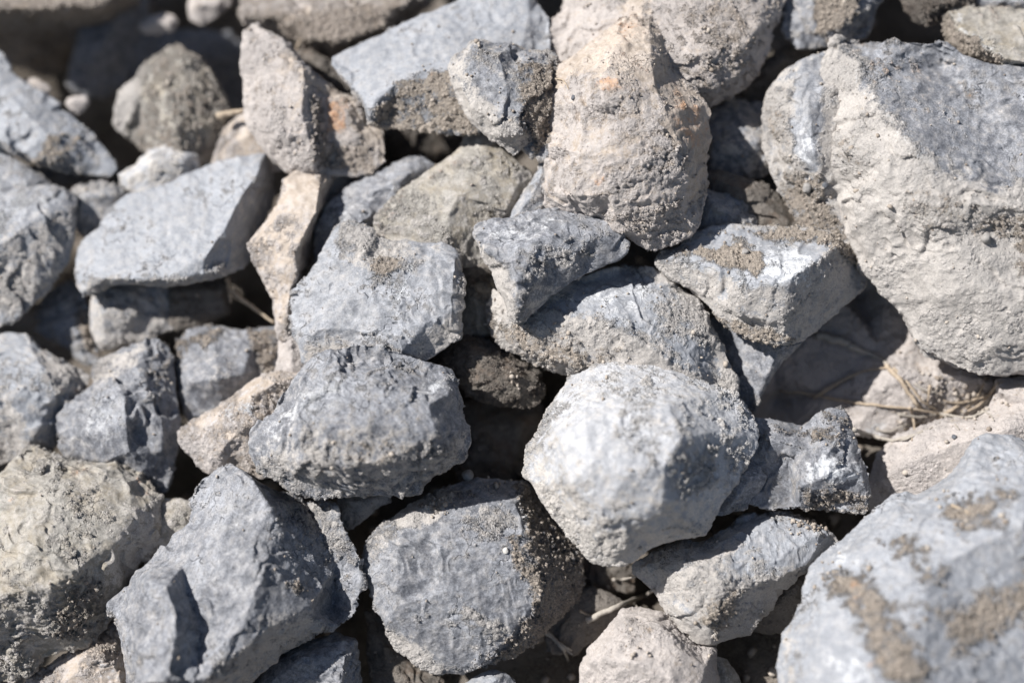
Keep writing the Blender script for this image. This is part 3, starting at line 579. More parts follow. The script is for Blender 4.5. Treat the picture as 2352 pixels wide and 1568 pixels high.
rock('flat olive slab with an ochre left edge, leaning behind the broad blue slab', -105, (.0, .12),
     [(1080,265),(1059,333),(1035,354),(997,378),(946,415),(895,459),(861,493),(858,540),(880,610),(1000,640),(1065,616),(1092,614),(1130,604),(1167,505),(1184,486),(1215,432),(1228,405),(1215,391),(1180,364),(1150,337),(1110,300)],
     [[(1062,350,10),(950,430,14),(872,505,14)],[(1110,345,14),(1170,385,20),(1195,420,18),(1160,480,16)],[(1050,450,30),(1010,550,34)]], t=110, m='olive', dust=.35, chip=.35, vox=3.2,
     pat=[('rust',.38,[(1059,340),(997,380),(895,462),(861,500),(880,515),(960,440),(1060,365)],14),('rust',.22,(900,540,60),50),('dust',.75,[(1150,350),(1230,405),(1190,480),(1160,480),(1190,410)],14),('dust',.05,[(1060,270),(1110,300),(1100,340),(1058,335)],10),('dust',.6,(930,560,60),40)])
rock('long tilted grey slab with dark pitted mud under its front edge, top centre left', -140, (.08, .32),
     [(757,146),(762,129),(800,109),(878,75),(963,34),(1048,6),(1082,-40),(1212,-40),(1235,7),(1262,41),(1266,102),(1262,150),(1200,230),(1110,300),(1062,306),(980,301),(900,294),(864,288),(844,278),(837,245),(803,204),(776,173)],
     [[(760,150,6),(800,190,18),(830,225,26),(846,268,26)],[(846,268,26),(864,231,34),(912,190,38),(966,163,40),(1028,150,38),(1100,120,24),(1137,92,18),(1167,65,12),(1215,34,6)],
      [(1167,65,12),(1200,100,14),(1230,110,4)],[(900,265,6),(980,272,8),(1060,280,8)],[(960,220,26),(1040,215,28)],[(1215,34,6),(1235,7,-14)],[(1215,34,6),(1250,90,-8)]], t=110, m='pale', dust=.10, chip=.5, vox=3.4,
     pat=[('mud',.72,[(850,285),(868,235),(914,195),(968,170),(1030,158),(1110,150),(1120,310),(860,310)],9),('dust',.8,[(757,150),(776,165),(803,200),(840,250),(835,270),(790,210)],8),
          ('white',.4,(1215,110,14,.5),14),('dark',.2,[(1170,60),(1230,30),(1262,60),(1266,130),(1200,110)],20)])
rock('knobbly half-muddy stone between the long tilted slab and the tall tan stone', -50, (.04, .1),
     [(1028,156),(1038,133),(1065,116),(1082,95),(1103,89),(1137,99),(1184,99),(1201,116),(1275,122),(1300,250),(1280,370),(1255,366),(1242,371),(1198,342),(1181,357),(1150,333),(1115,310),(1072,272),(1058,245),(1041,211)],
     [[(1045,150,10),(1085,120,26),(1150,120,30),(1215,130,26)],[(1060,200,20),(1090,180,40),(1160,190,44),(1230,200,34)],[(1090,250,30),(1150,290,34),(1190,310,26),(1240,310,4)],[(1185,110,10),(1195,250,36),(1190,310,26)]], t=120, m='slate', dust=.45, mud=.2, chip=.9, vox=3.1,
     pat=[('dust',.9,[(1030,150),(1070,130),(1090,200),(1180,270),(1190,350),(1100,310),(1050,230)],20),('dust',.05,[(1080,150),(1110,170),(1180,210),(1200,270),(1150,270),(1085,190)],18),('dark',.8,(1118,112,22,.8),14),('dark',.6,(1085,115,14),12),('mud',.75,[(1200,150),(1280,150),(1260,360),(1190,280),(1200,220)],16)])
rock('upright beige pointed stone with a dark rusty right side, upper left of centre', -165, (.0, .05),
     [(558,104),(562,72),(578,54),(592,54),(629,82),(680,129),(731,177),(782,211),(818,231),(832,258),(846,282),(880,295),(887,340),(882,370),(851,398),(810,404),(740,402),(676,402),(656,396),(612,352),(590,320),(566,280),(561,238),(559,170)],
     [[(585,54,-10),(640,100,20),(697,156,36),(697,204,44),(694,258,48),(706,310,46),(722,360,36),(724,401,14)],
      [(697,156,36),(740,190,14),(782,222,6),(800,262,20),(815,310,14),(830,370,0)],[(745,260,14),(760,330,10)],[(600,120,18),(620,220,34),(640,310,40),(672,380,24)]], t=150, m='tan', dust=.80, chip=.6, vox=3.4,
     pat=[('mud',.62,[(700,200),(745,240),(760,320),(840,330),(870,400),(725,400),(706,310)],10),('rust',.95,[(745,235),(790,240),(800,300),(750,310)],16),('dust',.15,[(697,156),(731,177),(820,232),(850,290),(882,300),(880,370),(830,330),(800,250),(730,210),(697,200)],8),('dust',.2,(670,140,14,.6),14),('dark',.4,[(655,130),(650,190),(643,190),(648,130)],8)])
rock('smooth tan stone low behind the upright beige pointed stone', -255, (.1, .1),
     [(478,385),(483,372),(503,323),(514,293),(544,269),(568,256),(620,300),(650,390),(560,420)], [[(520,340,14),(570,310,20)]], m='tan', dust=.5, chip=.4, vox=4)
rock('brown weathered conical rock with pale streaks on its left, upper left', -320, (.02, .12),
     [(262,283),(272,221),(290,195),(306,177),(340,136),(374,116),(408,106),(442,122),(470,150),(500,185),(527,240),(520,290),(495,340),(480,375),(440,400),(350,360),(323,340),(306,320),(269,300)],
     [[(285,295,4),(320,220,24),(345,160,24),(408,125,14)],[(320,220,24),(316,290,-8),(340,330,0)],[(345,160,24),(380,220,44),(400,300,48),(420,370,30)],[(408,125,14),(440,200,34),(470,290,24)],[(316,320,6),(340,275,20),(350,340,6)]], t=170, m='olive', dust=.45, mud=.45, chip=1.0, vox=4,
     pat=[('dust',.9,[(262,283),(272,221),(300,190),(325,190),(295,280),(280,300)],10),('white',.45,[(318,320),(335,270),(348,270),(340,335)],10),('white',.35,(360,165,20),20),('mud',.05,[(262,300),(262,200),(330,150),(310,300)],20)])
rock('small chalky lump lit in the gap behind the light grey slab', -255, (0, .2),
     [(268,400),(290,385),(312,380),(320,362),(345,342),(382,331),(432,338),(455,352),(463,380),(450,420),(340,460),(275,425)], [[(310,400,14),(350,370,30),(420,370,30)],[(350,370,30),(370,345,10)]], m='white', dust=.5, vox=3.8)
rock('light mottled rock, underside shade painted dark, at the left edge, second from the top', -285, (.02, .22),
     [(-70,120),(0,118),(20,150),(51,184),(112,211),(160,262),(205,298),(240,335),(268,375),(270,392),(255,404),(215,402),(150,395),(60,368),(0,350),(-70,330)],
     [[(160,262,0),(165,300,16),(184,323,20),(153,357,22),(102,372,24),(51,350,30),(0,322,34),(-70,310,34)],[(0,200,10),(60,260,34),(110,310,34)],[(165,300,16),(220,350,6),(262,390,0)]], t=130, m='pale', dust=.2, chip=.9, vox=4,
     pat=[('mud',.6,[(110,310),(184,320),(180,350),(110,385),(60,360)],14),('dark',.35,[(20,200),(80,280),(60,300),(10,240)],14),('dark',.7,[(-70,335),(0,330),(60,352),(150,375),(184,335),(250,400),(100,420),(-70,370)],10)])  # strong dark strip along the lower edge paints the underside shade
rock('grey rock at the left edge between the mottled rock and the large grey-brown one', -255, (0, .2),
     [(-70,335),(0,343),(34,364),(68,388),(99,405),(118,424),(110,470),(20,500),(-70,500)], [[(-40,400,20),(60,420,24)]], m='blue', dust=.3, vox=4)
rock('large grey-brown rock at the left edge with a pale mottled top', -200, (.0, .12),
     [(-70,440),(10,440),(50,428),(100,424),(150,434),(176,455),(180,500),(174,560),(160,602),(112,663),(68,707),(30,735),(-10,752),(-70,760)],
     [[(176,455,-10),(150,480,18),(110,490,30),(60,515,40),(20,550,44),(-70,580,44)],[(110,490,30),(120,580,20),(90,650,10)]], t=170, m='blue', dust=.35, chip=.9, vox=3.8,
     pat=[('white',.4,[(0,430),(150,430),(170,480),(60,510),(-60,560)],30),('dust',.7,[(20,560),(110,500),(175,480),(170,600),(60,710),(-70,760),(-70,600)],20),('rust',.3,(160,570,30,.5),20)])
rock('small greyish stone wedged behind the light grey slab and the large grey-brown rock', -265, (0, .1),
     [(165,440),(175,430),(200,420),(240,415),(275,430),(290,445),(262,480),(240,515),(200,545),(172,525)], [[(190,450,14),(250,445,16)]], m='blue', dust=.5, vox=4)
rock('small dark blue stone in shade below the large grey-brown rock', -300, (0, .1),
     [(72,735),(80,700),(110,670),(160,643),(190,650),(205,690),(170,730),(110,755)], [[(110,710,14),(165,680,14)]], m='slate', dust=.1, vox=4)
rock('wedge-shaped grey stone with a brown right side, left of the stone beneath the slab', -280, (.05, .1),
     [(70,760),(95,730),(140,715),(165,705),(204,692),(212,740),(225,790),(234,835),(200,840),(150,800),(110,780)], [[(168,706,0),(172,760,20),(190,820,6)],[(172,760,20),(110,750,10)]], m='pale', dust=.25, vox=3.8,
     pat=[('mud',.7,[(175,700),(215,700),(235,840),(190,820)],10)])
rock('grey peaked stone with a brown shaded right flank at the left edge, mid height', -180, (.02, .1),
     [(-70,770),(20,758),(61,762),(95,799),(136,823),(170,842),(206,864),(195,892),(170,915),(150,930),(150,1000),(124,1035),(34,1060),(-70,1080)],
     [[(61,762,0),(80,810,20),(105,860,34),(130,900,34),(150,925,14)],[(-70,900,40),(20,920,46),(105,860,34)],[(20,920,46),(80,1000,34)],[(110,1000,14),(130,1030,0)]], t=150, m='pale', dust=.35, chip=.9, vox=3.6,
     pat=[('dust',.8,[(62,765),(100,800),(206,864),(190,900),(152,925),(128,895),(90,820)],8),('rust',.4,[(120,880),(180,880),(170,910),(140,905)],12),('dust',.75,[(-70,930),(20,930),(80,1000),(130,1020),(34,1070),(-70,1090)],40)])
rock('blue-grey peaked stone with dark grooves down its face, left, mid height', -140, (.02, .12),
     [(212,882),(215,850),(231,828),(306,789),(340,776),(361,773),(391,796),(401,823),(405,871),(409,908),(415,959),(412,993),(402,1050),(395,1100),(377,1139),(350,1120),(250,1090),(150,1050),(124,1000),(128,955),(150,925),(180,905)],
     [[(350,774,-6),(330,820,20),(330,870,32),(338,905,34),(370,930,20),(400,960,6)],[(220,880,2),(260,860,16),(330,820,20)],[(160,930,14),(250,900,34),(285,905,44),(330,960,34),(372,1040,30)],
      [(300,895,30),(290,960,52),(300,1040,44)],[(310,985,30),(350,1040,24)],[(200,1000,44),(240,1060,34)],[(375,960,28),(385,1050,10)]], t=150, m='slate', dust=.15, chip=1.1, vox=3.5,
     pat=[('dust',.8,[(210,880),(231,825),(310,785),(335,780),(325,830),(250,880)],10),('white',.35,[(150,930),(280,900),(280,1040),(160,1040)],40),('dark',.55,[(290,900),(320,920),(372,1040),(350,1050)],10),('mud',.4,[(340,780),(400,800),(405,870),(345,890)],12)])
rock('dark round stone with muddy shoulders, in the gap right of the grooved peaked stone', -180, (.02, .1),
     [(404,800),(405,780),(430,760),(490,745),(530,752),(580,757),(637,750),(645,830),(640,870),(580,900),(510,935),(470,960),(435,965),(422,950),(408,905),(402,850)],
     [[(425,800,14),(490,780,26),(580,790,24),(625,790,6)],[(430,880,24),(500,870,40),(560,860,26)],[(590,800,16),(600,850,6)]], t=120, m='slate', dust=.10, chip=.8, vox=3.6,
     pat=[('mud',.65,[(405,780),(490,740),(520,770),(440,810),(415,840)],14),('mud',.7,[(570,750),(640,750),(640,850),(590,870),(570,800)],14),('dust',.5,(500,850,30),20)])
rock('pale pointed stone left of the mottled dark grey stone', -70, (.05, .12),
     [(414,1003),(418,988),(442,969),(503,935),(571,877),(605,858),(640,851),(700,856),(700,960),(690,1060),(600,1100),(530,1100),(474,1090),(449,1055),(425,1028)],
     [[(430,1000,6),(500,955,24),(580,910,30),(630,880,24),(650,930,4)],[(500,1040,30),(560,980,40),(640,960,14)]], t=120, m='tan', dust=.5, chip=.7, vox=3.2,
     pat=[('white',.4,[(415,990),(500,935),(600,880),(600,960),(480,970)],20),('dust',.8,[(415,1000),(480,990),(520,1100),(440,1060)],16),('rust',.25,(640,870,24),20),('mud',.4,(650,875,20),14)])
rock('mud-coated rock with pale top fringe at the top edge, left of the long tilted slab', -320, (.02, .2),
     [(545,32),(555,12),(572,-60),(1010,-60),(985,0),(960,38,-40),(850,100,-60),(770,142,-60),(735,140,-60),(690,122,-60),(640,92,-50),(600,62,-30),(560,52,-10)],
     [[(560,30,4),(640,40,24),(760,34,34),(900,20,34),(960,-10,30)],[(700,80,16),(780,95,22),(880,60,22)]], t=150, m='tan', dust=.5, mud=.5, chip=.8, vox=4.2,
     pat=[('dust',.95,[(540,40),(570,-60),(1000,-60),(940,0),(760,22),(640,30),(590,40)],16),('mud',.85,[(590,50),(760,40),(940,15),(900,80),(760,150),(640,100)],16)])
rock('thin brown stone in the crack between the pointed beige stone and the long tilted slab', -290, (0, .1),
     [(670,120),(700,110),(760,130),(800,180),(850,250),(870,300),(830,290),(770,215),(720,170)], [[(720,135,10),(800,215,14)]], m='brown', dust=.6, mud=.2, vox=4)
rock('large brown rock with a bright top rim in the top left corner', -440, (.0, .05),
     [(-90,-80),(300,-80),(325,-20,-60),(322,20,-90),(290,50,-140),(250,90,-160),(205,102,-160),(170,125,-170),(140,155,-180),(108,180,-190),(60,160,-180),(20,150,-180),(-90,90,-160)],
     [[(-90,14,70),(60,18,70),(150,14,66),(240,8,50),(300,-20,20)],[(-90,50,0),(60,80,-50),(200,60,-50)]], t=200, m='tan', dust=.3, mud=.7, chip=.6, vox=4.6,
     pat=[('dust',1.0,[(-90,-90),(320,-90),(260,2),(150,10),(60,14),(-90,10)],10)])
rock('rounded dark brown rock in deep shade right of the top left corner rock', -560, (-.45, -.1),
     [(180,60),(325,-60),(345,40),(330,80),(315,140),(290,195),(245,228),(195,225),(150,200),(160,150)], [[(220,120,30),(260,60,30)],[(220,120,30),(230,190,10)]], t=160, m='slate', dust=.1, chip=.5, vox=4.6)  # dark slate and little dust put its shade into the colour
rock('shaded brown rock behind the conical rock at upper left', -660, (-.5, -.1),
     [(300,90),(330,75),(430,68),(530,72),(575,110),(580,260),(560,290),(480,280),(360,260),(300,180)], [[(350,110,10),(440,120,26),(530,130,20)]], t=150, m='slate', dust=.15, chip=.6, vox=4.6)  # slate with hardly any dust, so the colour itself looks shaded
rock('small sunlit stone at the top edge above the conical rock, the left one', -470, (0, .1),
     [(320,62),(342,36),(372,28),(396,32),(412,50),(402,74),(360,82),(330,80)], [[(350,52,12),(390,52,12)]], m='tan', dust=.9, vox=4.2)
rock('round sunlit beige stone at the top edge, the right one above the conical rock', -450, (0, .1),
     [(427,20),(440,-30),(530,-30),(528,15),(500,42),(465,62),(435,50)], [[(450,10,16),(500,10,16)]], m='tan', dust=.9, vox=4.2)
rock('pebble-sized pale stone near the left edge above the mottled rock', -330, (0, .15),
     [(150,235),(156,222),(176,217),(198,220),(207,237),(192,256),(165,264)], [[(165,240,8),(192,238,8)]], m='tan', dust=.9, vox=4)
rock('flat brown chip beside the pebble-sized pale stone near the left edge', -340, (0, .15),
     [(50,182),(80,176),(115,196),(118,212),(90,214),(60,206)], [[(75,196,6),(100,202,6)]], m='tan', dust=.7, vox=4)
rock('added dark rock standing in for the black hollow below the long tilted slab', -430, (-.6, -.4),
     [(870,300),(960,280),(1090,290),(1110,380),(1000,450),(900,440),(860,380)], [[(940,350,20),(1040,350,20)]], m='brown', dust=.3, vox=5)  # filler rock turned from the sun to keep the void black
# middle gaps
rock('mud-coated shaded rock between the broad blue slab and the chalky white block', -85, (.05, .1),
     [(985,835),(1010,800),(1045,780),(1090,768),(1130,780),(1200,828),(1240,850),(1247,900),(1243,930),(1205,938),(1120,922),(1070,905),(1040,880)],
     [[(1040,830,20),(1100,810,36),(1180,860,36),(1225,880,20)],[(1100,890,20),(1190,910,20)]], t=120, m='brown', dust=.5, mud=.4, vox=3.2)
rock('olive stone in the crack right of the broad blue slab', -110, (.05, .1),
     [(1055,690),(1066,650),(1100,632),(1140,630),(1150,700),(1130,770),(1070,790),(1050,760)], [[(1090,680,16),(1100,740,14)]], m='olive', dust=.3, mud=.4, vox=3.4)
rock('slim brown stone below the corner of the flat olive slab', -100, (0, .2),
     [(1056,600),(1090,600),(1135,588),(1140,625),(1110,640),(1068,656),(1058,640)], [[(1075,620,10),(1125,612,12)]], m='brown', dust=.7, vox=3.4, pat=[('mud',.6,[(1060,630),(1140,615),(1130,660),(1060,665)],8)])
rock('flat dark rock in deep shade between the mottled stone and the white block', -190, (0, .1),
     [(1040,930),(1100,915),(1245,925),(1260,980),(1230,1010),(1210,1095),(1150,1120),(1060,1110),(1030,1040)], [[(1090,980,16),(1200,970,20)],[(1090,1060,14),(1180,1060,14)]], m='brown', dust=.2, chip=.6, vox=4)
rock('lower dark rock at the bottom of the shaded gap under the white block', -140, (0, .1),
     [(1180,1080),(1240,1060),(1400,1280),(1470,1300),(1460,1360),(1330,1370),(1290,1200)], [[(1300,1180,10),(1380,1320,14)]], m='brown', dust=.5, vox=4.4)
rock('small mossy beige stone in the notch below the mottled dark grey stone', -50, (.1, .2),
     [(772,1130),(890,1125),(900,1150),(860,1170),(830,1200),(800,1215),(780,1195)], [[(800,1150,10),(850,1150,12)]], m='olive', dust=.7, vox=3.2)
rock('brown-grey stone filling the notch right of the beige-grey flaking stone', -60, (0, .2),
     [(340,1160),(375,1144),(405,1142),(440,1150),(460,1200),(420,1260),(370,1300),(330,1300)], [[(380,1180,12),(420,1180,12)]], m='olive', dust=.4, vox=3.2)
rock('rusty beige stone at the bottom edge under the beige-grey flaking stone', -30, (.05, .15),
     [(60,1560),(120,1530),(180,1490),(215,1450),(262,1420),(280,1470),(300,1540),(310,1680),(60,1680)], [[(150,1560,20),(230,1500,30),(270,1540,20)]], m='tan', dust=.55, mud=.15, vox=3, pat=[('white',.4,(240,1550,40),20),('mud',.5,(230,1480,40,1),20)])
rock('dark blue stone in shade at the bottom edge under the long dark block', 10, (0, .12),
     [(520,1680),(560,1590),(612,1525),(680,1480),(770,1450),(817,1464),(828,1545),(832,1680)], [[(600,1580,16),(700,1510,34),(800,1490,26)],[(700,1510,34),(780,1560,40)]], m='slate', dust=.1, vox=3, pat=[('white',.25,(650,1560,40,1),20)])
rock('muddy dark stone in shade left below the dust-ringed dark stone', -60, (0, .1),
     [(840,1400),(880,1410),(900,1470),(960,1530),(1020,1560),(1030,1680),(860,1680),(850,1560)], [[(880,1480,10),(940,1580,20)]], m='brown', dust=.5, mud=.2, vox=3.2)
rock('pale chip of stone at the bottom edge under the dust-ringed dark stone', 30, (0, .2),
     [(1050,1680),(1062,1570),(1090,1550),(1125,1535),(1160,1540),(1190,1570),(1200,1680)], [[(1090,1580,16),(1140,1560,20),(1170,1590,10)]], m='pale', dust=.15, vox=3)
rock('flat brown stone lying in the shade beside the twigs below the white block', -70, (.03, .1),
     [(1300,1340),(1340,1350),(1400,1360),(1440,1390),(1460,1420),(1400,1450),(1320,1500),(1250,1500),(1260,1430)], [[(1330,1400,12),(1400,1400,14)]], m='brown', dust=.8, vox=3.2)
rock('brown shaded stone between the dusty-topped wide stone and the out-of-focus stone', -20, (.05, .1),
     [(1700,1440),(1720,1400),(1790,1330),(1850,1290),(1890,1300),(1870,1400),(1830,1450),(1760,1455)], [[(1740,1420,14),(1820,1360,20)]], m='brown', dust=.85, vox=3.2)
rock('grey-brown splinter at the bottom edge right of the pale gritty rock', 0, (-.2, .1),
     [(1640,1500),(1670,1510),(1700,1550),(1730,1680),(1650,1680)], [[(1665,1540,10),(1690,1600,10)]], m='olive', dust=.5, vox=3.2)
rock('small blue-grey stone squeezed between the olive slab and the foot of the tall tan stone', -55, (0, .15),
     [(1170,505),(1182,470),(1215,420),(1243,366),(1262,395),(1275,480),(1240,510)], [[(1190,490,12),(1225,440,22),(1245,400,10)]], m='blue', dust=.35, vox=3.2, t=80)
rock('added dark stone making the deep shade under the mottled rock at the left edge', -400, (-.4, -.7),
     [(30,380),(120,375),(250,385),(310,400),(290,450),(200,470),(90,460)], [[(110,420,8),(230,430,8)]], m='slate', dust=.1, vox=4.6)  # added filler, dark and facing away from the sun, to blacken the gap

# ------------------------------------------------------------------ ground
def ground_material():
    N = NT('dry_brown_soil')
    tc = N.node('ShaderNodeTexCoord')
    p = N.node('ShaderNodeVectorMath', {0: tc.outputs['Object'], 'Scale': U}, operation='SCALE').outputs[0]
    fine = N.noise(p, 16, 6, .7); big = N.noise(p, .8, 5, .6); mid = N.noise(p, 4, 5, .6)
    cr = N.node('ShaderNodeTexVoronoi', {'Vector': p, 'Scale': 9.0, 'Detail': 2.0}, feature='F1').outputs['Distance']
    c = N.mix(N.ss(fine, .3, .7), (.085, .07, .055), (.19, .165, .135))  # soil tones lowered so the gaps between stones read black
    c = N.mix(N.ss(big, .4, .65), c, (.24, .21, .18))
    h = N.math('ADD', N.math('MULTIPLY', N.ss(cr, 0, .6, 1, 0), 6.0), N.math('MULTIPLY', fine, 9.0))
    h = N.math('ADD', h, N.math('MULTIPLY', mid, 14.0))
    disp = N.node('ShaderNodeDisplacement', {'Height': h, 'Midlevel': 0.0, 'Scale': S})
    b = N.node('ShaderNodeBsdfPrincipled', {'Base Color': c, 'Roughness': .95, 'Specular IOR Level': .2})
    N.node('ShaderNodeOutputMaterial', {'Surface': b.outputs[0], 'Displacement': disp.outputs[0]})
    N.m.displacement_method = 'BOTH'
    return N.m
def build_ground():
    n = 420
    u = np.linspace(-1, 1, n); q = .55 * u + np.sinh(u * 4.6) / np.sinh(4.6) * 30
    X, Y = np.meshgrid(q, q, indexing='ij')
    R = 1.1; xs = R * np.tanh(X / R); ys = R * np.tanh(Y / R)
    Z = .390 * ys + .154 * xs - .128
    P3 = np.stack((X, Y, np.zeros_like(X)), -1).reshape(-1, 3)
    Z = Z + (.022 * fbm(P3 / .12, 3, 4) + .25 * fbm(P3 / 6.0, 9, 2) * np.clip(np.hypot(X, Y).ravel() / 6 - .2, 0, 1)).reshape(Z.shape)
    for hx, hy, hr, hd in ((200, 430, 160, .08), (200, 180, 330, .11), (480, 100, 260, .10), (2060, 20, 200, .09), (980, 350, 160, .06), (620, 700, 200, .05), (1150, 1000, 160, .06)):
        w = to_world(np.array((hx, hy, -420.0 - (150 if hx < 600 else 0)))); Z = Z - hd * np.exp(-((X - w[0]) ** 2 + (Y - w[1]) ** 2) / (hr * S) ** 2)
    V = np.stack((X, Y, Z), -1).reshape(-1, 3)
    i = np.arange(n * n).reshape(n, n)
    F = np.stack((i[:-1, :-1], i[1:, :-1], i[1:, 1:], i[:-1, 1:]), -1).reshape(-1, 4)
    me = bpy.data.meshes.new('ground'); me.from_pydata(V.tolist(), [], F.tolist())
    me.polygons.foreach_set('use_smooth', np.ones(len(F), bool)); me.materials.append(ground_material()); me.update()
    o = link('ground', me); tag(o, 'bare brown soil under the heap of stones', 'ground', kind='structure')
    return o
ground = build_ground()

# ------------------------------------------------------------------ surface lookup for the things that lie on the stones
def surroundings():
    """the heap goes on outside the frame"""
    rr = random.Random(11); protos = [ROCKS[i][0] for i in (0, 1, 3, 7, 9, 13)]
    spots = []
    for i in range(15): spots.append((-260 + i * 205, -300 - (i % 3) * 60))
    for i in range(9): spots.append((-340 - (i % 2) * 60, -80 + i * 215))
    for i in range(8): spots.append((2760 + (i % 2) * 80, -60 + i * 230))
    for i in range(15): spots.append((-260 + i * 210, 1920 + (i % 3) * 50))
    for i in range(14): spots.append((-420 + i * 240, -620 - (i % 2) * 90))
    for x, y in spots:
        if y < -100: z = -300 + .2 * (x - 1176)
        elif y > 1700: z = -60 + .1 * (x - 1176)
        elif x < 0: z = -420 + .2 * y
        else: z = -170 + .12 * y
        p = protos[rr.randrange(len(protos))]; c = p.copy(); SC.collection.objects.link(c)
        c.location = to_world(np.array((x, y, z)))
        c.rotation_euler = (rr.uniform(-.6, .6), rr.uniform(-.6, .6), rr.uniform(0, 6.28)); c.scale = [rr.uniform(.6, .95)] * 3
        c['label'] = 'broken limestone rock lying outside the edge of the photo'
        c['group'] = 'stones of the heap beyond the edges of the photo'
surroundings()
TREES = []
bpy.context.view_layer.update()
for o in [r[0] for r in ROCKS] + [ground]:
    me = o.data; n = len(me.vertices)
    c = np.empty(n * 3, np.float32); me.vertices.foreach_get('co', c); c = c.reshape(-1, 3) + np.array(o.location)
    mn, mx = c.min(0), c.max(0)
    TREES.append([o, mn, mx, c, None])
def drop(x, y):
    """first surface met below layout point x, y"""
    far = to_world(np.array((x, y, -900.0))); d = far - CAM; d /= np.linalg.norm(d)
    best = None
    for t in TREES:
        tc = (t[1] + t[2]) / 2; r = np.linalg.norm(t[2] - t[1]) / 2
        if t[0] is not ground:
            v = tc - CAM; if_d = np.linalg.norm(v - d * (v @ d))
            if if_d > r: continue
        if t[4] is None:
            t[4] = BVHTree.FromPolygons(t[3].tolist(), [list(p.vertices) for p in t[0].data.polygons])
        h = t[4].ray_cast(Vector(CAM), Vector(d))
        if h[0] is not None and (best is None or h[3] < best[1]): best = (np.array(h[0]), h[3], np.array(h[1]), t[0])
    return best

def plain_material(name, c, c2=None, rough=.85):
    N = NT(name); tc = N.node('ShaderNodeTexCoord')
    p = N.node('ShaderNodeVectorMath', {0: tc.outputs['Object'], 'Scale': U}, operation='SCALE').outputs[0]
    f = N.noise(p, 14, 5, .7)
    col = N.mix(N.ss(f, .3, .7), c, c2 or tuple(k * 1.5 for k in c))
    b = N.node('ShaderNodeBsdfPrincipled', {'Base Color': col, 'Roughness': rough, 'Specular IOR Level': .3})
    bump = N.node('ShaderNodeBump', {'Height': f, 'Strength': .6, 'Distance': S * 3}); N.t.links.new(bump.outputs[0], b.inputs['Normal'])
    N.node('ShaderNodeOutputMaterial', {'Surface': b.outputs[0]})
    return N.m
TW = plain_material('dry_twig', (.30, .235, .17), (.46, .38, .29)); TWD = plain_material('dusty_root', (.30, .27, .23), (.42, .38, .33))

rng = random.Random(4)
def twig(label, pts, r, mat=TW, lift=2, forks=(), group='dry twigs and grass stems among the stones'):
    """pts: layout x, y (z taken from the surface below, or given)"""
    def path(pp):
        out = []
        for q in pp:
            if len(q) > 2: w = to_world(np.array((q[0], q[1], q[2])))
            else:
                h = drop(q[0], q[1]); w = h[0] + BACK * (r * .6 + lift) * S
            out.append(np.array(w))
        # subdivide with Catmull-Rom and small kinks
        res = []
        for i in range(len(out) - 1):
            p0 = out[max(i - 1, 0)]; p1 = out[i]; p2 = out[i + 1]; p3 = out[min(i + 2, len(out) - 1)]
            for k in range(6):
                t = k / 6
                v = .5 * ((2 * p1) + (-p0 + p2) * t + (2 * p0 - 5 * p1 + 4 * p2 - p3) * t * t + (-p0 + 3 * p1 - 3 * p2 + p3) * t ** 3)
                res.append(v + np.array([rng.uniform(-1, 1) for _ in range(3)]) * S * r * .22)
        res.append(out[-1]); return res
    V, F = [], []
    def tube(P, r0, r1):
        n = 7; base = len(V)
        for i, p in enumerate(P):
            d = P[min(i + 1, len(P) - 1)] - P[max(i - 1, 0)]; d = d / (np.linalg.norm(d) + 1e-12)
            a = np.cross(d, BACK); a /= np.linalg.norm(a) + 1e-12; b = np.cross(d, a)
            rr = (r0 + (r1 - r0) * i / (len(P) - 1)) * S * rng.uniform(.85, 1.18)
            for k in range(n):
                an = 2 * math.pi * k / n; V.append(p + (a * math.cos(an) + b * math.sin(an)) * rr)
            if i:
                for k in range(n):
                    F.append((base + (i - 1) * n + k, base + (i - 1) * n + (k + 1) % n, base + i * n + (k + 1) % n, base + i * n + k))
        F.append(tuple(base + k for k in range(n))[::-1]); F.append(tuple(base + (len(P) - 1) * n + k for k in range(n)))
    r *= 1.35; tube(path(pts), r, r * .45)
    for f in forks: tube(path(f), r * .6, r * .25)
    c = np.mean(V, 0)
    me = bpy.data.meshes.new('twig'); me.from_pydata([tuple(v - c) for v in V], [], F); me.update()
    me.polygons.foreach_set('use_smooth', np.ones(len(F), bool)); me.materials.append(mat)
    o = link('twig', me); o.location = c; tag(o, label, 'twig', group); return o

twig('thick dusty root running through the shadow under the huge boulder', [(1872,768),(1935,785),(1960,800),(2005,815),(2040,838)], 8, TWD)
twig('split straw continuing down right from the dusty root', [(2035,840),(2065,870),(2088,905),(2110,935),(2140,965)], 5, TW, forks=[[(2050,845),(2085,880),(2115,920),(2150,940)]])
twig('bent straw arching from the dark shadow up to the dusty root', [(1867,912),(1895,895),(1930,875),(1965,858),(2000,848),(2035,844)], 3.6, TW, lift=6)
twig('long straight straw lying across the dusty rock face', [(1790,897),(1860,905),(1930,918),(2000,929),(2080,937),(2150,948),(2200,955)], 3.4, TW, lift=4)
twig('short straw standing by the soil clods right of the dusty rock face', [(2133,885),(2131,905),(2129,925)], 2.6, TW, lift=6)
twig('curved straw on the soil clods, nearest the right edge', [(2290,880),(2270,905),(2245,930),(2220,945)], 3, TW, lift=6)
twig('pale straw leaning up the soil clods below the boulder', [(2262,865),(2250,895),(2235,920),(2205,945)], 2.8, TW, lift=5)
twig('straw dipping from the soil clods toward the shaded crack', [(2200,930),(2160,955),(2120,970),(2075,985)], 3.2, TW, lift=5)
twig('short brown stem crossing the lower end of the straws', [(2088,935),(2095,960),(2098,990),(2092,1010)], 3, TW, lift=5)
twig('dark root curving along the crack above the pale dusty rock', [(1960,985),(2000,1000),(2050,1010),(2090,1000),(2130,985)], 4, TWD, lift=3)
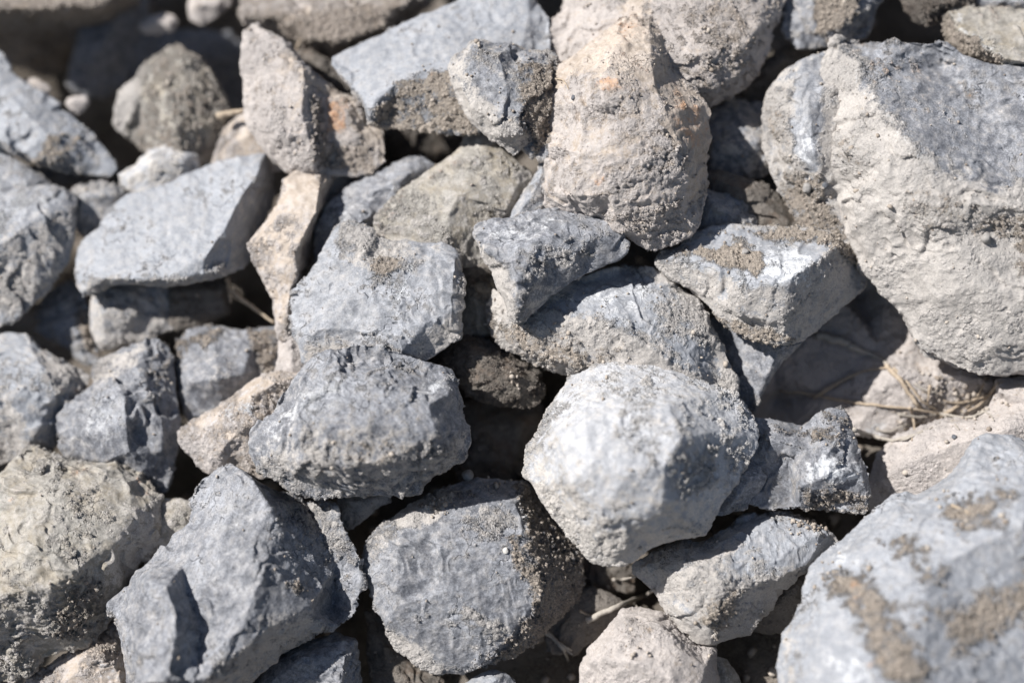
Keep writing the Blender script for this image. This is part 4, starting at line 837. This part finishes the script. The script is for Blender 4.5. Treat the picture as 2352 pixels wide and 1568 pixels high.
twig('second thinner root in the crack above the pale dusty rock', [(1975,1010),(2020,1018),(2070,1010),(2120,990),(2160,970)], 2.6, TWD, lift=4)
twig('dusty forked stick under the wide stone beneath the white block', [(1350,1420),(1390,1402),(1430,1385),(1480,1365),(1500,1352)], 6, TWD, lift=6, forks=[[(1430,1385),(1460,1382),(1490,1368)]])
twig('short straw in the dark gap left of the wide stone', [(1408,1330),(1435,1328),(1460,1322)], 3, TWD, lift=4)
twig('frayed dry stem on the soil right of the dust-ringed dark stone', [(1255,1450),(1275,1468),(1295,1490),(1305,1515)], 4.5, TWD, lift=5, forks=[[(1285,1475),(1310,1490),(1330,1502)],[(1280,1470),(1315,1500)]])
twig('blurred brown stem crossing the gap right of the stone beneath the slab', [(535,668,-215),(560,690,-215),(590,712,-210),(630,742,-200)], 5, TW)
twig('short upright stem beside the blurred brown stem', [(522,640,-225),(527,665,-220),(530,695,-215)], 4.5, TW)
twig('pale splinter of wood left of the upright pointed stone', [(500,268,-225),(525,262,-222),(560,254,-215)], 8, TW)
twig('thin stem in the crack above the long tilted slab', [(690,92,-285),(682,110,-280),(676,124,-275)], 2.4, TW)
twig('tiny dark fibre on the upper left of the tall tan stone', [(1276,182),(1290,184),(1300,194),(1306,206)], 1.5, TW, lift=2)
twig('two short straws on the crumbly soil under the blue-white stone', [(1850,1170),(1868,1182)], 2.2, TW, lift=8, forks=[[(1915,1175),(1938,1192)]])
twig('straw resting on the upper soil patch of the out-of-focus stone', [(2185,1158),(2205,1168),(2225,1178)], 3, TW, lift=3)

twig('dusty straw leaning on the clods, between the two curved straws', [(2275,905),(2240,915),(2200,925),(2165,920)], 2.6, TW, lift=7)
twig('thin broken straw at the upper left of the soil clods', [(2100,880),(2120,895),(2150,900)], 2.2, TWD, lift=7)
twig('long grey root running along the bottom of the soil clods', [(2060,950),(2110,957),(2160,950),(2220,958),(2270,940)], 3.2, TWD, lift=5, forks=[[(2160,950),(2185,968),(2200,985)]])
twig('short hooked rootlet at the lower right of the soil clods', [(2235,960),(2250,945),(2270,950),(2280,965)], 2.2, TWD, lift=5)
twig('thin root hair above the crack by the pale dusty rock', [(2010,985),(2040,990),(2080,975),(2115,978)], 1.8, TWD, lift=5)
twig('straw fragment in the shadow near the lower tip of the triangular stone', [(1760,905),(1790,900),(1815,905)], 2.4, TWD, lift=4)
twig('bent dry stem on the shaded soil beside the forked stick', [(1395,1345),(1415,1370),(1450,1380),(1470,1400)], 3, TWD, lift=4)
twig('small broken stem on the flat brown stone below the white block', [(1330,1400),(1355,1412),(1372,1408)], 2.4, TW, lift=4)

# ------------------------------------------------------------------ pebbles
def blob(name, label, x, y, r, mat, squash=.8, cat='pebble', group=None, seed=1, sink=.25, elong=1.0):
    h = drop(x, y); c = h[0] + h[2] * r * S * (1 - sink) * squash
    rg = np.random.RandomState(seed)
    n, m = 14, 10; V, F = [], []
    for j in range(1, m):
        for i in range(n):
            a = 2 * math.pi * i / n; b = math.pi * j / m
            V.append((math.cos(a) * math.sin(b), math.sin(a) * math.sin(b), math.cos(b)))
    V += [(0, 0, 1), (0, 0, -1)]; V = np.array(V)
    for j in range(m - 2):
        for i in range(n): F.append((j * n + i, (j + 1) * n + i, (j + 1) * n + (i + 1) % n, j * n + (i + 1) % n))
    for i in range(n):
        F.append((len(V) - 2, i, (i + 1) % n)); F.append((len(V) - 1, (m - 2) * n + (i + 1) % n, (m - 2) * n + i))
    d = 1 + .25 * vnoise(V * 1.3 + seed * 7.1, seed) + .12 * chips(V * 1.6 + seed, seed)
    V = V * d[:, None] * np.array((1, elong, squash))
    q = Vector(h[2]).to_track_quat('Z', 'Y').to_matrix(); V = (np.array(q) @ V.T).T * r * S
    me = bpy.data.meshes.new(name); me.from_pydata(V.tolist(), [], F); me.materials.append(mat)
    me.polygons.foreach_set('use_smooth', np.ones(len(F), bool)); me.update()
    o = link(name, me); o.location = c; tag(o, label, cat, group); return o
PG = plain_material('grey_pebble', (.22, .21, .20), (.33, .31, .29)); PD = plain_material('dark_pebble', (.08, .085, .095), (.15, .155, .17)); PL = plain_material('pale_pebble', (.50, .47, .43), (.62, .60, .56))
G = 'loose pebbles on the stones'
blob('pebble', 'egg-shaped grey pebble on the top rim of the dust-ringed dark stone', 1077, 1101, 14, PG, .9, group=G, seed=3, elong=1.25)
blob('pebble', 'tiny dark pebble stuck in the dust on the upper left of the tall tan stone', 1319, 226, 6, PD, .8, group=G, seed=5)
blob('pebble', 'dark pebble in the mud of the leaning grey-striped stone, lower right', 1893, 425, 8, PD, .9, group=G, seed=7)
blob('pebble', 'round brown pebble left of the dark one on the leaning grey-striped stone', 1855, 430, 12, PG, .9, group=G, seed=8)
blob('pebble', 'grey pebble in the brown soil patch of the wedge stone', 1712, 584, 9, PG, .8, group=G, seed=9)
blob('pebble', 'grey pebble in the dirt of the huge boulder near the right edge', 2262, 549, 12, PG, .9, group=G, seed=10)
blob('pebble', 'tiny white chip in the dark gap left of the dust-ringed dark stone', 832, 1487, 8, PL, .7, group=G, seed=11)
blob('pebble', 'white chip on the upper brown edge of the dust-ringed dark stone', 1162, 1264, 7, PL, .6, group=G, seed=12)
blob('pebble', 'small dark pebble on the dusty rock left of the out-of-focus stone', 2192, 1005, 6, PD, .8, group=G, seed=13)

# ------------------------------------------------------------------ crumbs of dry soil
def crumbs():
    rg = np.random.RandomState(8)
    Pn, Nn_, CH, CN = [], [], [], []
    for o, Wp, A in ROCKS:
        me = o.data; n = len(me.vertices)
        q = np.empty(n * 3, np.float32); me.vertices.foreach_get('normal', q); q = q.reshape(-1, 3)
        up = q[:, 2]; cl = vnoise(Wp / .012, 77) + .5 * vnoise(Wp / .004, 78)
        w = (A['mud'] * 1.2 + np.clip(A['dust'] - .4, 0, 1) * .25) * np.clip(up - .05, 0, 1) * np.clip(cl + .15, 0, 1)
        pick = rg.rand(n) < w * .06
        Pn.append(Wp[pick]); Nn_.append(q[pick])
        up2 = np.clip(up - .45, 0, 1) * (rg.rand(n) < .0006) * (cl > -.3)
        big = up2 > 0; CH.append(Wp[big]); CN.append(q[big])
    # loose soil of the ground
    t = [t for t in TREES if t[0] is ground][0]; gp = t[3]
    m = (np.abs(gp[:, 0]) < .45) & (np.abs(gp[:, 1]) < .5); gp = gp[m]
    gp = gp[rg.choice(len(gp), min(len(gp), 9000), replace=True)]; 
    gp = gp + rg.uniform(-.003, .003, gp.shape) * np.array((1, 1, .0)) + np.array((0, 0, .004))
    Pn.append(gp); Nn_.append(np.tile(np.array((0, -.3, .95)), (len(gp), 1)))
    # clods around the straws
    for (x, y, sx, sy, k) in ((2190, 920, 70, 40, 420), (1870, 1195, 45, 26, 160), (2100, 955, 40, 20, 80), (1480, 600, 30, 12, 40)):
        for _ in range(k):
            a = rg.normal(0, 1, 2); h = drop(x + a[0] * sx * .6, y + a[1] * sy * .6)
            Pn.append(h[0][None]); Nn_.append(h[2][None] if h[2] @ BACK > 0 else -h[2][None])
    P = np.concatenate(Pn + CH); Q = np.concatenate(Nn_ + CN); nch = sum(len(a) for a in CH)
    V, F = [], []
    ico = np.array([(0,0,1),(.89,0,.45),(.28,.85,.45),(-.72,.53,.45),(-.72,-.53,.45),(.28,-.85,.45),(.72,.53,-.45),(-.28,.85,-.45),(-.89,0,-.45),(-.28,-.85,-.45),(.72,-.53,-.45),(0,0,-1)])
    fi = np.array([(0,1,2),(0,2,3),(0,3,4),(0,4,5),(0,5,1),(1,6,2),(2,7,3),(3,8,4),(4,9,5),(5,10,1),(6,7,2),(7,8,3),(8,9,4),(9,10,5),(10,6,1),(6,11,7),(7,11,8),(8,11,9),(9,11,10),(10,11,6)])
    n = len(P); r = (1.3 + 1.5 * rg.exponential(1, n)).clip(0, 8) * S
    g0 = sum(len(a) for a in Pn[:len(ROCKS)]); g1 = g0 + len(gp); r[g0:g1] = (2.0 + 5.5 * rg.exponential(1, g1 - g0)).clip(0, 34) * S
    r[-nch:] = (1.5 + 1.0 * rg.exponential(1, nch)).clip(0, 5) * S; print('chips', nch)
    V = ico[None] * (1 + rg.uniform(-.32, .32, (n, 12, 1))) * r[:, None, None] * rg.uniform(.7, 1.2, (n, 1, 3)) + (P + Q * r[:, None] * .35)[:, None, :]
    F = (fi[None] + (np.arange(n) * 12)[:, None, None]).reshape(-1, 3)
    me = bpy.data.meshes.new('soil_crumbs')
    me.vertices.add(n * 12); me.vertices.foreach_set('co', V.astype(np.float32).ravel())
    me.loops.add(len(F) * 3); me.loops.foreach_set('vertex_index', F.astype(np.int32).ravel())
    me.polygons.add(len(F)); me.polygons.foreach_set('loop_start', np.arange(0, len(F) * 3, 3, dtype=np.int32))
    me.update(calc_edges=True)
    N = NT('soil_crumb'); g = N.node('ShaderNodeNewGeometry')
    c = N.mix(g.outputs['Random Per Island'], (.24, .20, .165), (.44, .39, .335))
    b = N.node('ShaderNodeBsdfPrincipled', {'Base Color': c, 'Roughness': .92, 'Specular IOR Level': .2}); N.node('ShaderNodeOutputMaterial', {'Surface': b.outputs[0]})
    me.materials.append(N.m); o = link('soil_crumbs', me)
    tag(o, 'loose crumbs of dry brown soil sprinkled over the stones', 'soil crumbs', kind='stuff')
    print('crumbs', n)
crumbs()
